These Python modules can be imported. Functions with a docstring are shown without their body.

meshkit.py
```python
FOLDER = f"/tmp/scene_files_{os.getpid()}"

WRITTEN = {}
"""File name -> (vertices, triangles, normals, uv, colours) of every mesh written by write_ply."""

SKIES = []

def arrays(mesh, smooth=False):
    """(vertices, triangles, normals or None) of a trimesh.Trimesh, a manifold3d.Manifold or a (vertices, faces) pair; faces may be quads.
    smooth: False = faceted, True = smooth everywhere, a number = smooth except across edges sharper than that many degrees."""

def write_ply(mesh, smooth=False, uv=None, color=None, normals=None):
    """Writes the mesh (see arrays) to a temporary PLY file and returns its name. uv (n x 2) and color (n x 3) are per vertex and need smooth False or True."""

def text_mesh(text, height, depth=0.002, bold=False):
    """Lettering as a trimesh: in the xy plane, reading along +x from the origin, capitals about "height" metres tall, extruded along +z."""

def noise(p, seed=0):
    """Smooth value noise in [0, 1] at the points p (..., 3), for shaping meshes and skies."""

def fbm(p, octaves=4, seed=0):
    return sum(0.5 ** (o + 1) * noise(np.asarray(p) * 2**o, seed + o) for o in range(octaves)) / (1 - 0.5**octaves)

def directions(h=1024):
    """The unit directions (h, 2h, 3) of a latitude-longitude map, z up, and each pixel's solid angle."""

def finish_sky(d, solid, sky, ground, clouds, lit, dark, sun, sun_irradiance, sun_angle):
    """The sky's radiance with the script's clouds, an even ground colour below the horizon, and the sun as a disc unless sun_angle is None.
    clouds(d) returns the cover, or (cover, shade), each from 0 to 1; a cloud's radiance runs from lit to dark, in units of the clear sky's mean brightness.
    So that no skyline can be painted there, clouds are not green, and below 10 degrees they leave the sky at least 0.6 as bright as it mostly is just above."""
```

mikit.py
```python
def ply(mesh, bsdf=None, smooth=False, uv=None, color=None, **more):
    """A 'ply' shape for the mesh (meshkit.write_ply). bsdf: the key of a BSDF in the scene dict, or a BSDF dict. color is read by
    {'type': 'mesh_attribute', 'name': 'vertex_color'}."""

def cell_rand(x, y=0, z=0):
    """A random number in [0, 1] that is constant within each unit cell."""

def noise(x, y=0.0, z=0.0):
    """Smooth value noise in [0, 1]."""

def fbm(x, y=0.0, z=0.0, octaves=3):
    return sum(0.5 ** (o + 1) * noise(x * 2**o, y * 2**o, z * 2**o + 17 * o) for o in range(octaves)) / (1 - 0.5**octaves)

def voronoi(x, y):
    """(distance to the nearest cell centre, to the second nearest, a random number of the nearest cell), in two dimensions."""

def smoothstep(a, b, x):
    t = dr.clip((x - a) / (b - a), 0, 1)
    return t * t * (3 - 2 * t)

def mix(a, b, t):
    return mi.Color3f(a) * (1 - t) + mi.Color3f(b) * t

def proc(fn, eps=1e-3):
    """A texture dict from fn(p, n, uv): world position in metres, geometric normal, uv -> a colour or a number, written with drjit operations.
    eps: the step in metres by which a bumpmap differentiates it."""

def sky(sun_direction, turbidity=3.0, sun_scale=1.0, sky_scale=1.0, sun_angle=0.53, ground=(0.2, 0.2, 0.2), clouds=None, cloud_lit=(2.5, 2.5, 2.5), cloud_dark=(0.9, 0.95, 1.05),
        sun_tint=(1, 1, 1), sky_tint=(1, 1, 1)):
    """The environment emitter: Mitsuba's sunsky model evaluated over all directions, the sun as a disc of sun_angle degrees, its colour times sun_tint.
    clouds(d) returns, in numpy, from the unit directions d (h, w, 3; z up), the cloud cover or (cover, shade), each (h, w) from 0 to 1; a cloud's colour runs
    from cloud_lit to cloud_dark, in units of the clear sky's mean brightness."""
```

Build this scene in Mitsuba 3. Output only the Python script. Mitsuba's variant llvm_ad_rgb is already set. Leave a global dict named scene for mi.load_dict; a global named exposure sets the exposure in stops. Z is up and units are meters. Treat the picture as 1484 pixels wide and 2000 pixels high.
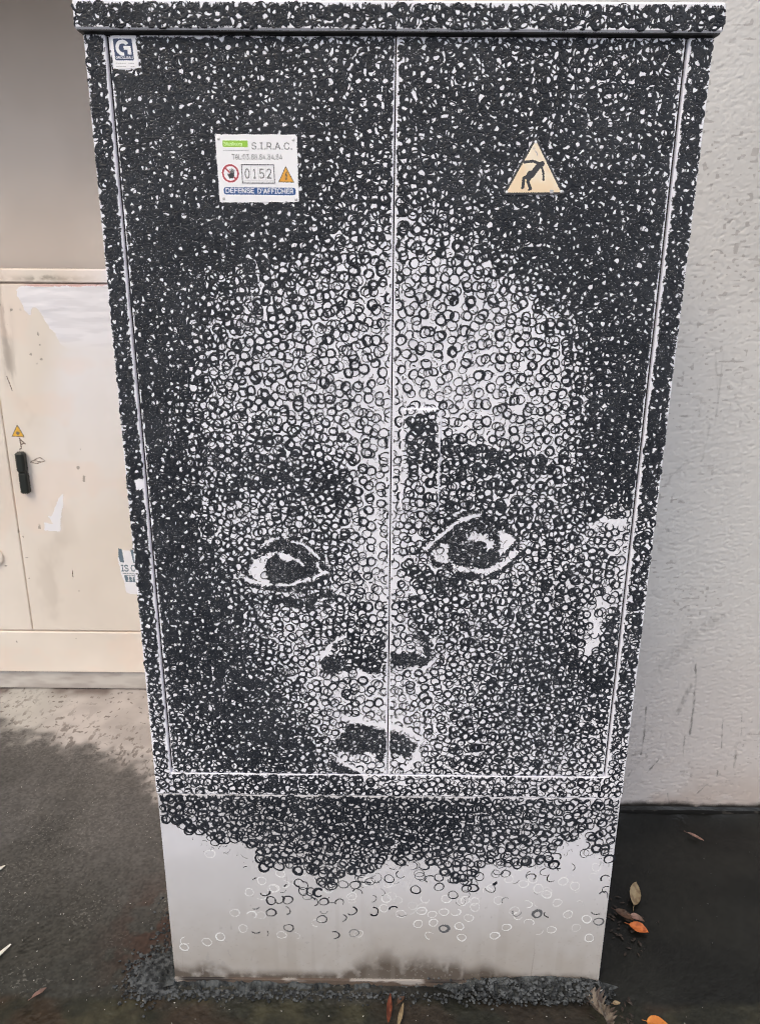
"""A painted street cabinet: a face built from thousands of raised rings of black paint."""
import math
import numpy as np, trimesh, manifold3d as m3
import drjit as dr, mitsuba as mi
import mikit, meshkit
from mikit import proc, noise, fbm, voronoi, smoothstep, mix, cell_rand
from scipy.interpolate import LinearNDInterpolator, NearestNDInterpolator
from scipy.ndimage import gaussian_filter, uniform_filter
from shapely.geometry import Polygon, LineString, Point
T = mi.ScalarTransform4f
scene, labels = {}, {}

# ---------------------------------------------------------------- camera, sky, exposure
_yaw, _pitch, _roll = -0.0041, 0.3078, 0.0072
_fw = np.array([math.sin(_yaw) * math.cos(_pitch), math.cos(_yaw) * math.cos(_pitch), -math.sin(_pitch)])
_r = np.array([math.cos(_yaw), -math.sin(_yaw), 0.0])
_u = np.cross(_r, _fw)
_up = -math.sin(_roll) * _r + math.cos(_roll) * _u
CAM = np.array([-0.0178, -1.3897, 1.6095])
scene['camera'] = {'type': 'perspective', 'fov': 2 * math.degrees(math.atan(1000 / 1500)), 'fov_axis': 'y', 'near_clip': 0.05, 'far_clip': 200.0,
                   'to_world': T().look_at(origin=CAM.tolist(), target=(CAM + _fw).tolist(), up=_up.tolist())}
scene['sky'] = mikit.sky([-0.35, -0.55, 0.76], turbidity=3, sun_scale=0.25, sun_angle=25, clouds=lambda d: 1.0, cloud_lit=(2.42, 2.5, 2.68))
exposure = 2.4

# ---------------------------------------------------------------- measured data (metres on the cabinet's front: x, z)
TONE = [[-0.4878,1.9435,0.08],[-0.4387,1.9437,0.07],[-0.3079,1.9444,0.09],[-0.1446,1.9453,0.12],[-0.0142,1.946,0.13],[0.0999,1.9466,0.13],[0.2219,1.9472,0.15],[0.3438,1.9479,0.15],[0.4494,1.9485,0.12],[0.4899,1.9487,0.1],[-0.4995,1.986,0.1],[-0.3053,1.987,0.12],[-0.063,1.9883,0.14],[0.1787,1.9895,0.14],[0.4922,1.9911,0.12],[-0.4925,1.8999,0.07],[-0.4263,1.9002,0.06],[-0.3106,1.9009,0.1],[-0.1456,1.9018,0.11],[-0.0137,1.9025,0.12],[0.1015,1.9031,0.12],[0.2249,1.9038,0.13],[0.3481,1.9045,0.14],[0.4548,1.9051,0.12],[0.4876,1.9053,0.08],[-0.4897,1.8478,0.07],[-0.431,1.8482,0.07],[-0.3557,1.8486,0.07],[-0.2303,1.8493,0.07],[-0.105,1.8501,0.1],[-0.0132,1.8506,0.12],[0.1036,1.8513,0.1],[0.2285,1.852,0.1],[0.3533,1.8527,0.12],[0.453,1.8533,0.1],[0.4862,1.8535,0.07],[-0.4876,1.7867,0.08],[-0.4281,1.7871,0.07],[-0.3347,1.7877,0.07],[-0.1142,1.789,0.1],[-0.0125,1.7896,0.13],[0.089,1.7902,0.1],[0.1566,1.7906,0.09],[0.3002,1.7915,0.11],[0.4015,1.7921,0.1],[0.4521,1.7924,0.09],[0.4858,1.7926,0.06],[-0.4854,1.7238,0.07],[-0.425,1.7242,0.07],[-0.3388,1.7247,0.08],[-0.115,1.7262,0.1],[-0.0205,1.7267,0.13],[0.0654,1.7273,0.12],[0.1513,1.7278,0.1],[0.3227,1.7289,0.09],[0.4083,1.7295,0.09],[0.4511,1.7297,0.08],[0.4853,1.73,0.06],[-0.4198,1.6839,0.06],[-0.3241,1.6845,0.05],[-0.2372,1.6851,0.05],[-0.1503,1.6857,0.09],[-0.0808,1.6861,0.16],[-0.0114,1.6866,0.24],[0.0406,1.6869,0.25],[0.0926,1.6873,0.15],[0.1532,1.6877,0.08],[0.2398,1.6882,0.08],[0.3695,1.6891,0.08],[0.4473,1.6896,0.08],[0.4861,1.6898,0.08],[-0.49,1.6341,0.08],[-0.4152,1.6346,0.06],[-0.3272,1.6352,0.07],[-0.2568,1.6357,0.08],[-0.1865,1.6361,0.15],[-0.1162,1.6366,0.22],[-0.046,1.6371,0.28],[0.0066,1.6374,0.33],[0.068,1.6378,0.32],[0.1293,1.6383,0.22],[0.1819,1.6386,0.1],[0.2519,1.6391,0.06],[0.3307,1.6396,0.07],[0.4181,1.6402,0.08],[0.4792,1.6406,0.08],[-0.4915,1.575,0.08],[-0.4201,1.5755,0.07],[-0.3576,1.5759,0.09],[-0.2952,1.5764,0.14],[-0.2239,1.5769,0.22],[-0.1527,1.5774,0.27],[-0.0815,1.5779,0.3],[-0.0192,1.5783,0.36],[0.0252,1.5786,0.38],[0.0963,1.5791,0.38],[0.1674,1.5796,0.3],[0.2206,1.58,0.22],[0.2738,1.5804,0.1],[0.3359,1.5808,0.07],[0.4245,1.5814,0.08],[0.4776,1.5818,0.08],[-0.4929,1.5143,0.07],[-0.4251,1.5148,0.07],[-0.3708,1.5152,0.1],[-0.3166,1.5156,0.2],[-0.2443,1.5161,0.25],[-0.154,1.5168,0.3],[-0.0818,1.5173,0.34],[-0.0187,1.5177,0.42],[0.0444,1.5182,0.42],[0.1164,1.5187,0.42],[0.1884,1.5193,0.38],[0.2514,1.5197,0.35],[0.2874,1.52,0.22],[0.3233,1.5202,0.1],[0.4311,1.521,0.08],[0.485,1.5214,0.07],[-0.4899,1.4519,0.07],[-0.4302,1.4524,0.07],[-0.3752,1.4528,0.12],[-0.3202,1.4532,0.25],[-0.2469,1.4538,0.32],[-0.1553,1.4545,0.36],[-0.0639,1.4551,0.4],[-0.009,1.4556,0.45],[0.0732,1.4562,0.47],[0.1645,1.4569,0.44],[0.2375,1.4574,0.4],[0.283,1.4578,0.33],[0.3286,1.4581,0.18],[0.365,1.4584,0.08],[0.4379,1.4589,0.07],[0.4834,1.4593,0.07],[-0.4922,1.3784,0.05],[-0.4363,1.3789,0.07],[-0.3897,1.3792,0.12],[-0.3431,1.3796,0.25],[-0.2686,1.3802,0.33],[-0.1941,1.3808,0.36],[-0.1198,1.3814,0.36],[-0.064,1.3818,0.42],[-0.0083,1.3823,0.5],[0.0753,1.3829,0.52],[0.1681,1.3836,0.5],[0.2515,1.3843,0.42],[0.2978,1.3847,0.35],[0.3441,1.385,0.2],[0.3811,1.3853,0.08],[0.4366,1.3858,0.07],[0.4829,1.3861,0.07],[-0.4891,1.3122,0.07],[-0.4323,1.3127,0.07],[-0.385,1.3131,0.15],[-0.3283,1.3135,0.24],[-0.2528,1.3141,0.24],[-0.1773,1.3148,0.3],[-0.1112,1.3153,0.37],[-0.0547,1.3158,0.43],[-0.0076,1.3161,0.48],[0.096,1.317,0.42],[0.1713,1.3176,0.45],[0.2465,1.3182,0.42],[0.3029,1.3187,0.36],[0.3405,1.319,0.16],[0.3874,1.3194,0.06],[0.4343,1.3198,0.05],[0.4812,1.3201,0.08],[-0.4897,1.2539,0.07],[-0.437,1.2543,0.07],[-0.3891,1.2547,0.12],[-0.3317,1.2552,0.2],[-0.2743,1.2557,0.16],[-0.1979,1.2563,0.16],[-0.1215,1.257,0.2],[-0.0737,1.2574,0.3],[-0.0356,1.2577,0.45],[-0.0069,1.2579,0.45],[0.0979,1.2588,0.19],[0.1551,1.2593,0.2],[0.2217,1.2599,0.25],[0.2788,1.2604,0.3],[0.3169,1.2607,0.26],[0.3549,1.261,0.12],[0.3929,1.2613,0.06],[0.4309,1.2616,0.05],[0.4832,1.2621,0.08],[-0.4903,1.194,0.09],[-0.4418,1.1945,0.08],[-0.3933,1.1949,0.1],[-0.3546,1.1952,0.22],[-0.3061,1.1957,0.3],[-0.2384,1.1962,0.24],[-0.1803,1.1967,0.17],[-0.1126,1.1973,0.18],[-0.0643,1.1978,0.35],[-0.0256,1.1981,0.5],[0.0999,1.1992,0.22],[0.1578,1.1997,0.24],[0.2252,1.2003,0.26],[0.2831,1.2008,0.27],[0.3216,1.2011,0.22],[0.3697,1.2015,0.09],[0.4178,1.202,0.06],[0.4804,1.2025,0.08],[-0.486,1.1327,0.09],[-0.4369,1.1332,0.07],[-0.3878,1.1336,0.09],[-0.3584,1.1339,0.22],[-0.3191,1.1342,0.3],[-0.2799,1.1346,0.32],[-0.2211,1.1351,0.26],[-0.1623,1.1357,0.26],[-0.1035,1.1362,0.24],[-0.0644,1.1365,0.42],[-0.0252,1.1369,0.55],[0.0334,1.1374,0.28],[0.0823,1.1379,0.22],[0.2288,1.1392,0.2],[0.2776,1.1396,0.2],[0.3264,1.1401,0.22],[0.3752,1.1405,0.24],[0.4142,1.1408,0.35],[0.4434,1.1411,0.3],[0.4775,1.1414,0.2],[-0.4866,1.0698,0.08],[-0.4419,1.0702,0.06],[-0.3921,1.0707,0.06],[-0.3524,1.0711,0.15],[-0.3126,1.0714,0.2],[-0.1042,1.0734,0.22],[-0.0645,1.0737,0.36],[-0.0248,1.0741,0.58],[0.0148,1.0745,0.42],[0.0544,1.0748,0.3],[0.2622,1.0768,0.3],[0.3116,1.0772,0.25],[0.361,1.0777,0.28],[0.4104,1.0781,0.25],[0.4499,1.0785,0.25],[0.4795,1.0788,0.15],[-0.4873,1.0052,0.12],[-0.4369,1.0057,0.07],[-0.3865,1.0062,0.06],[-0.3361,1.0067,0.09],[-0.2858,1.0072,0.22],[-0.2254,1.0077,0.2],[-0.1651,1.0083,0.15],[-0.1148,1.0088,0.2],[-0.0646,1.0093,0.4],[-0.0244,1.0097,0.52],[0.0157,1.01,0.5],[0.0559,1.0104,0.24],[0.106,1.0109,0.2],[0.1662,1.0115,0.25],[0.2363,1.0121,0.27],[0.2964,1.0127,0.24],[0.3565,1.0133,0.22],[0.4165,1.0139,0.25],[0.4515,1.0142,0.2],[0.4765,1.0144,0.13],[-0.4879,0.9389,0.15],[-0.4419,0.9394,0.09],[-0.3909,0.9399,0.06],[-0.3398,0.9404,0.08],[-0.2888,0.9409,0.17],[-0.2277,0.9415,0.32],[-0.1665,0.9421,0.34],[-0.1156,0.9426,0.28],[-0.0647,0.9431,0.3],[-0.024,0.9435,0.42],[0.0167,0.9439,0.45],[0.0675,0.9444,0.22],[0.1184,0.9449,0.22],[0.1895,0.9456,0.24],[0.2605,0.9463,0.24],[0.3214,0.9469,0.2],[0.3924,0.9476,0.25],[0.443,0.9481,0.15],[0.4785,0.9485,0.12],[-0.4886,0.8708,0.15],[-0.4471,0.8712,0.1],[-0.3954,0.8718,0.07],[-0.3333,0.8724,0.08],[-0.2713,0.873,0.15],[-0.2093,0.8737,0.33],[-0.1577,0.8742,0.34],[-0.1061,0.8747,0.22],[-0.0648,0.8751,0.15],[-0.0236,0.8756,0.15],[0.028,0.8761,0.38],[0.0898,0.8767,0.3],[0.1413,0.8772,0.27],[0.2031,0.8779,0.2],[0.2751,0.8786,0.16],[0.347,0.8793,0.15],[0.3984,0.8798,0.18],[0.4395,0.8803,0.12],[0.4754,0.8806,0.12],[-0.4892,0.8009,0.18],[-0.442,0.8014,0.12],[-0.3791,0.802,0.09],[-0.3266,0.8026,0.08],[-0.2638,0.8032,0.1],[-0.2009,0.8039,0.27],[-0.1381,0.8045,0.42],[-0.0649,0.8053,0.42],[-0.0127,0.8059,0.45],[0.0396,0.8064,0.42],[0.0918,0.807,0.33],[0.144,0.8075,0.28],[0.2066,0.8082,0.22],[0.2796,0.8089,0.15],[0.3525,0.8097,0.15],[0.415,0.8103,0.15],[0.4775,0.811,0.14],[-0.4899,0.729,0.2],[-0.4367,0.7295,0.14],[-0.3835,0.7301,0.12],[-0.3198,0.7308,0.09],[-0.256,0.7315,0.09],[-0.1923,0.7322,0.19],[-0.1499,0.7326,0.38],[-0.065,0.7336,0.45],[-0.0014,0.7342,0.5],[0.0621,0.7349,0.42],[0.115,0.7355,0.28],[0.1785,0.7362,0.22],[0.2525,0.737,0.2],[0.316,0.7377,0.2],[0.3793,0.7384,0.18],[0.4321,0.7389,0.18],[0.4796,0.7394,0.15],[-0.496,0.655,0.22],[-0.4421,0.6556,0.16],[-0.3881,0.6562,0.14],[-0.3235,0.6569,0.09],[-0.2588,0.6576,0.08],[-0.1942,0.6583,0.1],[-0.1512,0.6588,0.22],[-0.1189,0.6592,0.35],[0.096,0.6616,0.36],[0.1389,0.6621,0.25],[0.2033,0.6628,0.22],[0.2783,0.6636,0.22],[0.3426,0.6643,0.24],[0.4069,0.665,0.25],[0.4497,0.6655,0.25],[0.4818,0.6659,0.2],[-0.4958,0.5918,0.28],[-0.4466,0.5923,0.18],[-0.3703,0.5932,0.16],[-0.283,0.5942,0.12],[-0.1959,0.5952,0.14],[-0.1305,0.596,0.24],[-0.0653,0.5967,0.4],[-0.0,0.5974,0.45],[0.0652,0.5982,0.36],[0.1304,0.5989,0.22],[0.2064,0.5998,0.22],[0.3148,0.601,0.27],[0.4232,0.6023,0.3],[0.4827,0.603,0.25],[-0.4939,0.5467,0.3],[-0.3949,0.5478,0.25],[-0.2849,0.5491,0.16],[-0.1751,0.5504,0.15],[-0.0873,0.5514,0.16],[0.0005,0.5524,0.32],[0.0991,0.5536,0.3],[0.2085,0.5548,0.3],[0.3179,0.5561,0.33],[0.4272,0.5574,0.35],[0.4818,0.558,0.3],[-0.4775,0.4744,0.2],[-0.3994,0.4753,0.22],[-0.3103,0.4764,0.22],[-0.2212,0.4774,0.2],[-0.121,0.4786,0.15],[-0.0099,0.48,0.14],[0.1011,0.4813,0.13],[0.2121,0.4826,0.17],[0.3229,0.484,0.27],[0.4336,0.4853,0.32],[0.4889,0.4859,0.35],[-0.3818,0.3943,0.3],[-0.2914,0.3954,0.27],[-0.201,0.3965,0.25],[-0.0656,0.3982,0.18],[0.0471,0.3995,0.16],[0.1373,0.4007,0.2],[0.2273,0.4018,0.28],[0.3397,0.4032,0.38],[0.452,0.4045,0.5],[-0.2709,0.3401,0.35],[-0.1796,0.3413,0.3],[-0.0657,0.3427,0.3],[0.0482,0.3441,0.35],[0.1619,0.3456,0.38],[0.2755,0.347,0.45]]
FEAT = [["fill",0.06,0,[[-0.2773,1.0518],[-0.2615,1.0749],[-0.2366,1.0979],[-0.2071,1.1066],[-0.1727,1.0984],[-0.1518,1.0816],[-0.1414,1.0645],[-0.1377,1.0459],[-0.161,1.0268],[-0.1964,1.0133],[-0.2235,1.0145],[-0.2423,1.0172],[-0.2663,1.0258],[-0.2874,1.0372]]],["fill",0.78,0,[[-0.283,1.0445],[-0.2672,1.0677],[-0.2426,1.0808],[-0.221,1.0881],[-0.2322,1.0723],[-0.2421,1.0579],[-0.2447,1.0405],[-0.2381,1.0202],[-0.2504,1.0186],[-0.2662,1.0287],[-0.2767,1.0344]]],["fill",0.05,0,[[-0.2404,1.0693],[-0.228,1.078],[-0.2109,1.0696],[-0.184,1.0756],[-0.152,1.0702],[-0.1456,1.0559],[-0.1471,1.0458],[-0.1609,1.0311],[-0.1963,1.0191],[-0.2233,1.0198],[-0.2378,1.0304],[-0.2437,1.0506]]],["fill",0.9,0,[[-0.2211,1.0838],[-0.2078,1.0839],[-0.1894,1.0727],[-0.1977,1.0646],[-0.2136,1.0682]]],["line",0.85,0.004,[[-0.1841,1.0699],[-0.1684,1.0557]]],["line",0.9,0.0045,[[-0.2527,1.0949],[-0.2417,1.1049],[-0.2202,1.1127]]],["line",0.9,0.0045,[[-0.1991,1.1072],[-0.1727,1.1013],[-0.1543,1.0873],[-0.1399,1.0731]]],["line",0.9,0.0045,[[-0.1441,1.0616],[-0.139,1.0458]]],["line",0.95,0.0055,[[-0.2928,1.0372],[-0.2799,1.0242],[-0.2396,1.0167],[-0.1991,1.0156],[-0.1609,1.0297]]],["line",0.9,0.005,[[-0.1528,1.0303],[-0.1256,1.046]]],["line",0.6,0.014,[[-0.1289,1.0037],[-0.099,1.0142]]],["line",0.62,0.02,[[-0.1459,0.965],[-0.1195,0.9934]]],["line",0.5,0.02,[[-0.1792,0.9406],[-0.143,0.971]]],["line",0.16,0.03,[[-0.2313,0.9836],[-0.1759,0.9775],[-0.1251,0.9912]]],["line",0.27,0.036,[[-0.1546,0.9288],[-0.1157,0.937],[-0.0749,0.9295]]],["line",0.2,0.026,[[0.0263,0.9773],[0.0491,0.9498],[0.0641,0.9163]]],["line",0.2,0.03,[[-0.0646,0.9764],[-0.0596,0.9431]]],["line",0.17,0.04,[[-0.3099,1.2157],[-0.2371,1.2303],[-0.1604,1.222],[-0.0884,1.2026]]],["line",0.2,0.03,[[-0.2744,1.2537],[-0.1978,1.2603],[-0.1216,1.2491]]],["line",0.2,0.014,[[-0.1985,1.1263],[-0.1774,1.1265],[-0.1247,1.1102],[-0.0929,1.1105]]],["fill",0.05,0,[[0.0681,1.0955],[0.1006,1.1273],[0.1292,1.1528],[0.1655,1.1628],[0.1956,1.1476],[0.2415,1.1188],[0.214,1.0809],[0.1855,1.0526],[0.1404,1.0562],[0.1177,1.06],[0.0876,1.0657]]],["fill",0.74,0,[[0.0728,1.0876],[0.0993,1.1084],[0.1094,1.1069],[0.1087,1.0839],[0.1207,1.062],[0.0875,1.0669]]],["fill",0.78,0,[[0.1996,1.1418],[0.2169,1.1283],[0.2408,1.1188],[0.2312,1.1049],[0.2138,1.0849],[0.2058,1.08],[0.2069,1.1086]]],["fill",0.17,0,[[0.1094,1.1077],[0.1152,1.1313],[0.1329,1.1509],[0.1583,1.1581],[0.1844,1.1514],[0.1999,1.136],[0.2058,1.1086],[0.1991,1.0808],[0.1812,1.0646],[0.1552,1.0595],[0.1287,1.0681],[0.1149,1.088]]],["fill",0.55,0,[[0.1377,1.1237],[0.1595,1.1317],[0.1818,1.128],[0.1939,1.1085],[0.1873,1.0926],[0.1754,1.1083],[0.1531,1.1101],[0.1442,1.1001]]],["fill",0.9,0,[[0.1791,1.1084],[0.192,1.1104],[0.1944,1.0986],[0.1835,1.0945]]],["line",0.85,0.006,[[0.0644,1.0946],[0.1006,1.1273],[0.1291,1.154],[0.1637,1.1617]]],["line",0.75,0.012,[[0.1216,1.0568],[0.152,1.0482],[0.1857,1.0485],[0.215,1.0629],[0.2378,1.0891]]],["line",0.08,0.022,[[0.0317,1.0511],[0.0699,1.023],[0.1116,1.0194],[0.1525,1.036]]],["line",0.13,0.026,[[0.0929,1.2958],[0.1539,1.2847],[0.2208,1.2755],[0.2887,1.2555]]],["line",0.2,0.022,[[0.0978,1.2637],[0.1648,1.2545],[0.2224,1.2481]]],["tone",0.17,0,[[0.0219,1.3582],[0.0779,1.3586],[0.0818,1.2567],[0.0236,1.2562]]],["tone",0.42,0,[[0.0236,1.2562],[0.0818,1.2567],[0.0841,1.1788],[0.0249,1.1783]]],["line",0.2,0.02,[[0.0889,1.2641],[0.1551,1.2312],[0.2269,1.2393]]],["line",0.15,0.016,[[0.0916,1.1776],[0.1501,1.1781],[0.2088,1.1748],[0.2544,1.1482]]],["line",0.7,0.024,[[0.3848,1.1299],[0.3981,1.1456],[0.4197,1.1496],[0.4418,1.1498]]],["line",0.82,0.011,[[0.4017,1.1464],[0.4213,1.1527],[0.4362,1.1498]]],["line",0.7,0.026,[[0.4283,1.1185],[0.4464,1.087],[0.4507,1.0631]]],["line",0.7,0.026,[[0.4438,1.0388],[0.4317,0.9895]]],["line",0.68,0.028,[[0.4317,0.9895],[0.4033,0.9685],[0.4075,0.9222],[0.3979,0.8792]]],["line",0.4,0.03,[[0.3624,1.0902],[0.3862,1.1142],[0.4032,1.13]]],["line",0.42,0.03,[[0.395,1.018],[0.4285,1.0224]]],["line",0.82,0.012,[[0.4056,0.9433],[0.4083,0.9222]]],["line",0.82,0.013,[[0.3987,0.8921],[0.3963,0.8748]]],["line",0.9,0.006,[[-0.1433,0.837],[-0.135,0.8698],[-0.1152,0.8932],[-0.0902,0.9057]]],["line",0.9,0.01,[[-0.1322,0.8668],[-0.1237,0.8792]]],["fill",0.01,0,[[-0.1432,0.8433],[-0.1352,0.8574],[-0.1212,0.86],[-0.1073,0.853],[-0.1018,0.839],[-0.1076,0.8232],[-0.1216,0.8237],[-0.1355,0.8323]]],["tone",0.17,0,[[-0.1044,0.8639],[-0.0765,0.8797],[-0.0404,0.8832],[-0.0097,0.8711],[-0.008,0.8399],[-0.0093,0.821],[-0.0346,0.8271],[-0.071,0.8393],[-0.0991,0.8264]]],["fill",0.13,0,[[0.0029,0.865],[0.0293,0.8684],[0.0571,0.8656],[0.0742,0.8533],[0.0662,0.8344],[0.0409,0.8405],[0.0073,0.8432]]],["line",0.03,0.006,[[0.052,0.9086],[0.0704,0.8904],[0.0759,0.872],[0.0701,0.847]]],["fill",0.68,0,[[0.0009,0.9112],[0.0094,0.896],[0.0291,0.8808],[0.0209,0.8714],[0.0027,0.8774]]],["line",0.7,0.01,[[0.0466,0.8374],[0.0663,0.8313],[0.0936,0.8566]]],["line",0.6,0.012,[[-0.0992,0.8233],[-0.0598,0.8205],[-0.0204,0.8083]]],["line",0.24,0.018,[[-0.0881,0.7884],[-0.0812,0.7628],[-0.0827,0.7368]]],["line",0.5,0.012,[[-0.1525,0.973],[-0.125,0.991]]],["tone",0.62,0,[[-0.106,0.697],[-0.0771,0.7172],[-0.0197,0.7013],[0.0379,0.6953],[0.0703,0.6657],[0.0653,0.6319],[0.0454,0.6043],[0.0046,0.5866],[-0.06,0.5859],[-0.0951,0.6096],[-0.1182,0.6366]]],["fill",0.17,0,[[-0.1181,0.6467],[-0.1004,0.6771],[-0.0829,0.7023],[-0.0599,0.7025],[-0.0196,0.6897],[0.0093,0.6867],[0.0384,0.6703],[0.0575,0.6554],[0.0478,0.63],[0.0275,0.6263],[0.0099,0.6346],[-0.0076,0.6344],[-0.019,0.6104],[-0.0308,0.6342],[-0.0483,0.6374],[-0.0775,0.6268],[-0.1007,0.6419],[-0.1139,0.6298]]],["line",0.92,0.006,[[-0.0943,0.7203],[-0.0599,0.7101],[-0.0139,0.7014],[0.0091,0.6983],[0.038,0.6913],[0.0658,0.6706]]],["line",0.92,0.006,[[-0.1197,0.6315],[-0.0951,0.6079],[-0.06,0.5876]]],["line",0.85,0.008,[[0.0339,0.5939],[0.0638,0.6335]]],["line",0.05,0.008,[[-0.1185,0.6059],[-0.0718,0.5806]]],["fill",0.95,0,[[-0.4845,1.2262],[-0.4753,1.2322],[-0.4672,1.2263],[-0.4672,1.2143],[-0.4747,1.2063],[-0.484,1.2102]]]]
FRINGE = [[-0.5115,0.4673],[-0.4576,0.441],[-0.4094,0.4049],[-0.3594,0.3918],[-0.2924,0.3705],[-0.2851,0.3287],[-0.1918,0.3101],[-0.1349,0.2824],[-0.0772,0.3059],[-0.0087,0.3378],[0.0477,0.3692],[0.088,0.3446],[0.1404,0.3101],[0.1759,0.2821],[0.2134,0.3392],[0.2882,0.3261],[0.3323,0.3477],[0.3653,0.3621],[0.3847,0.4037],[0.4284,0.4179],[0.4599,0.3799],[0.5169,0.3751]]
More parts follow.
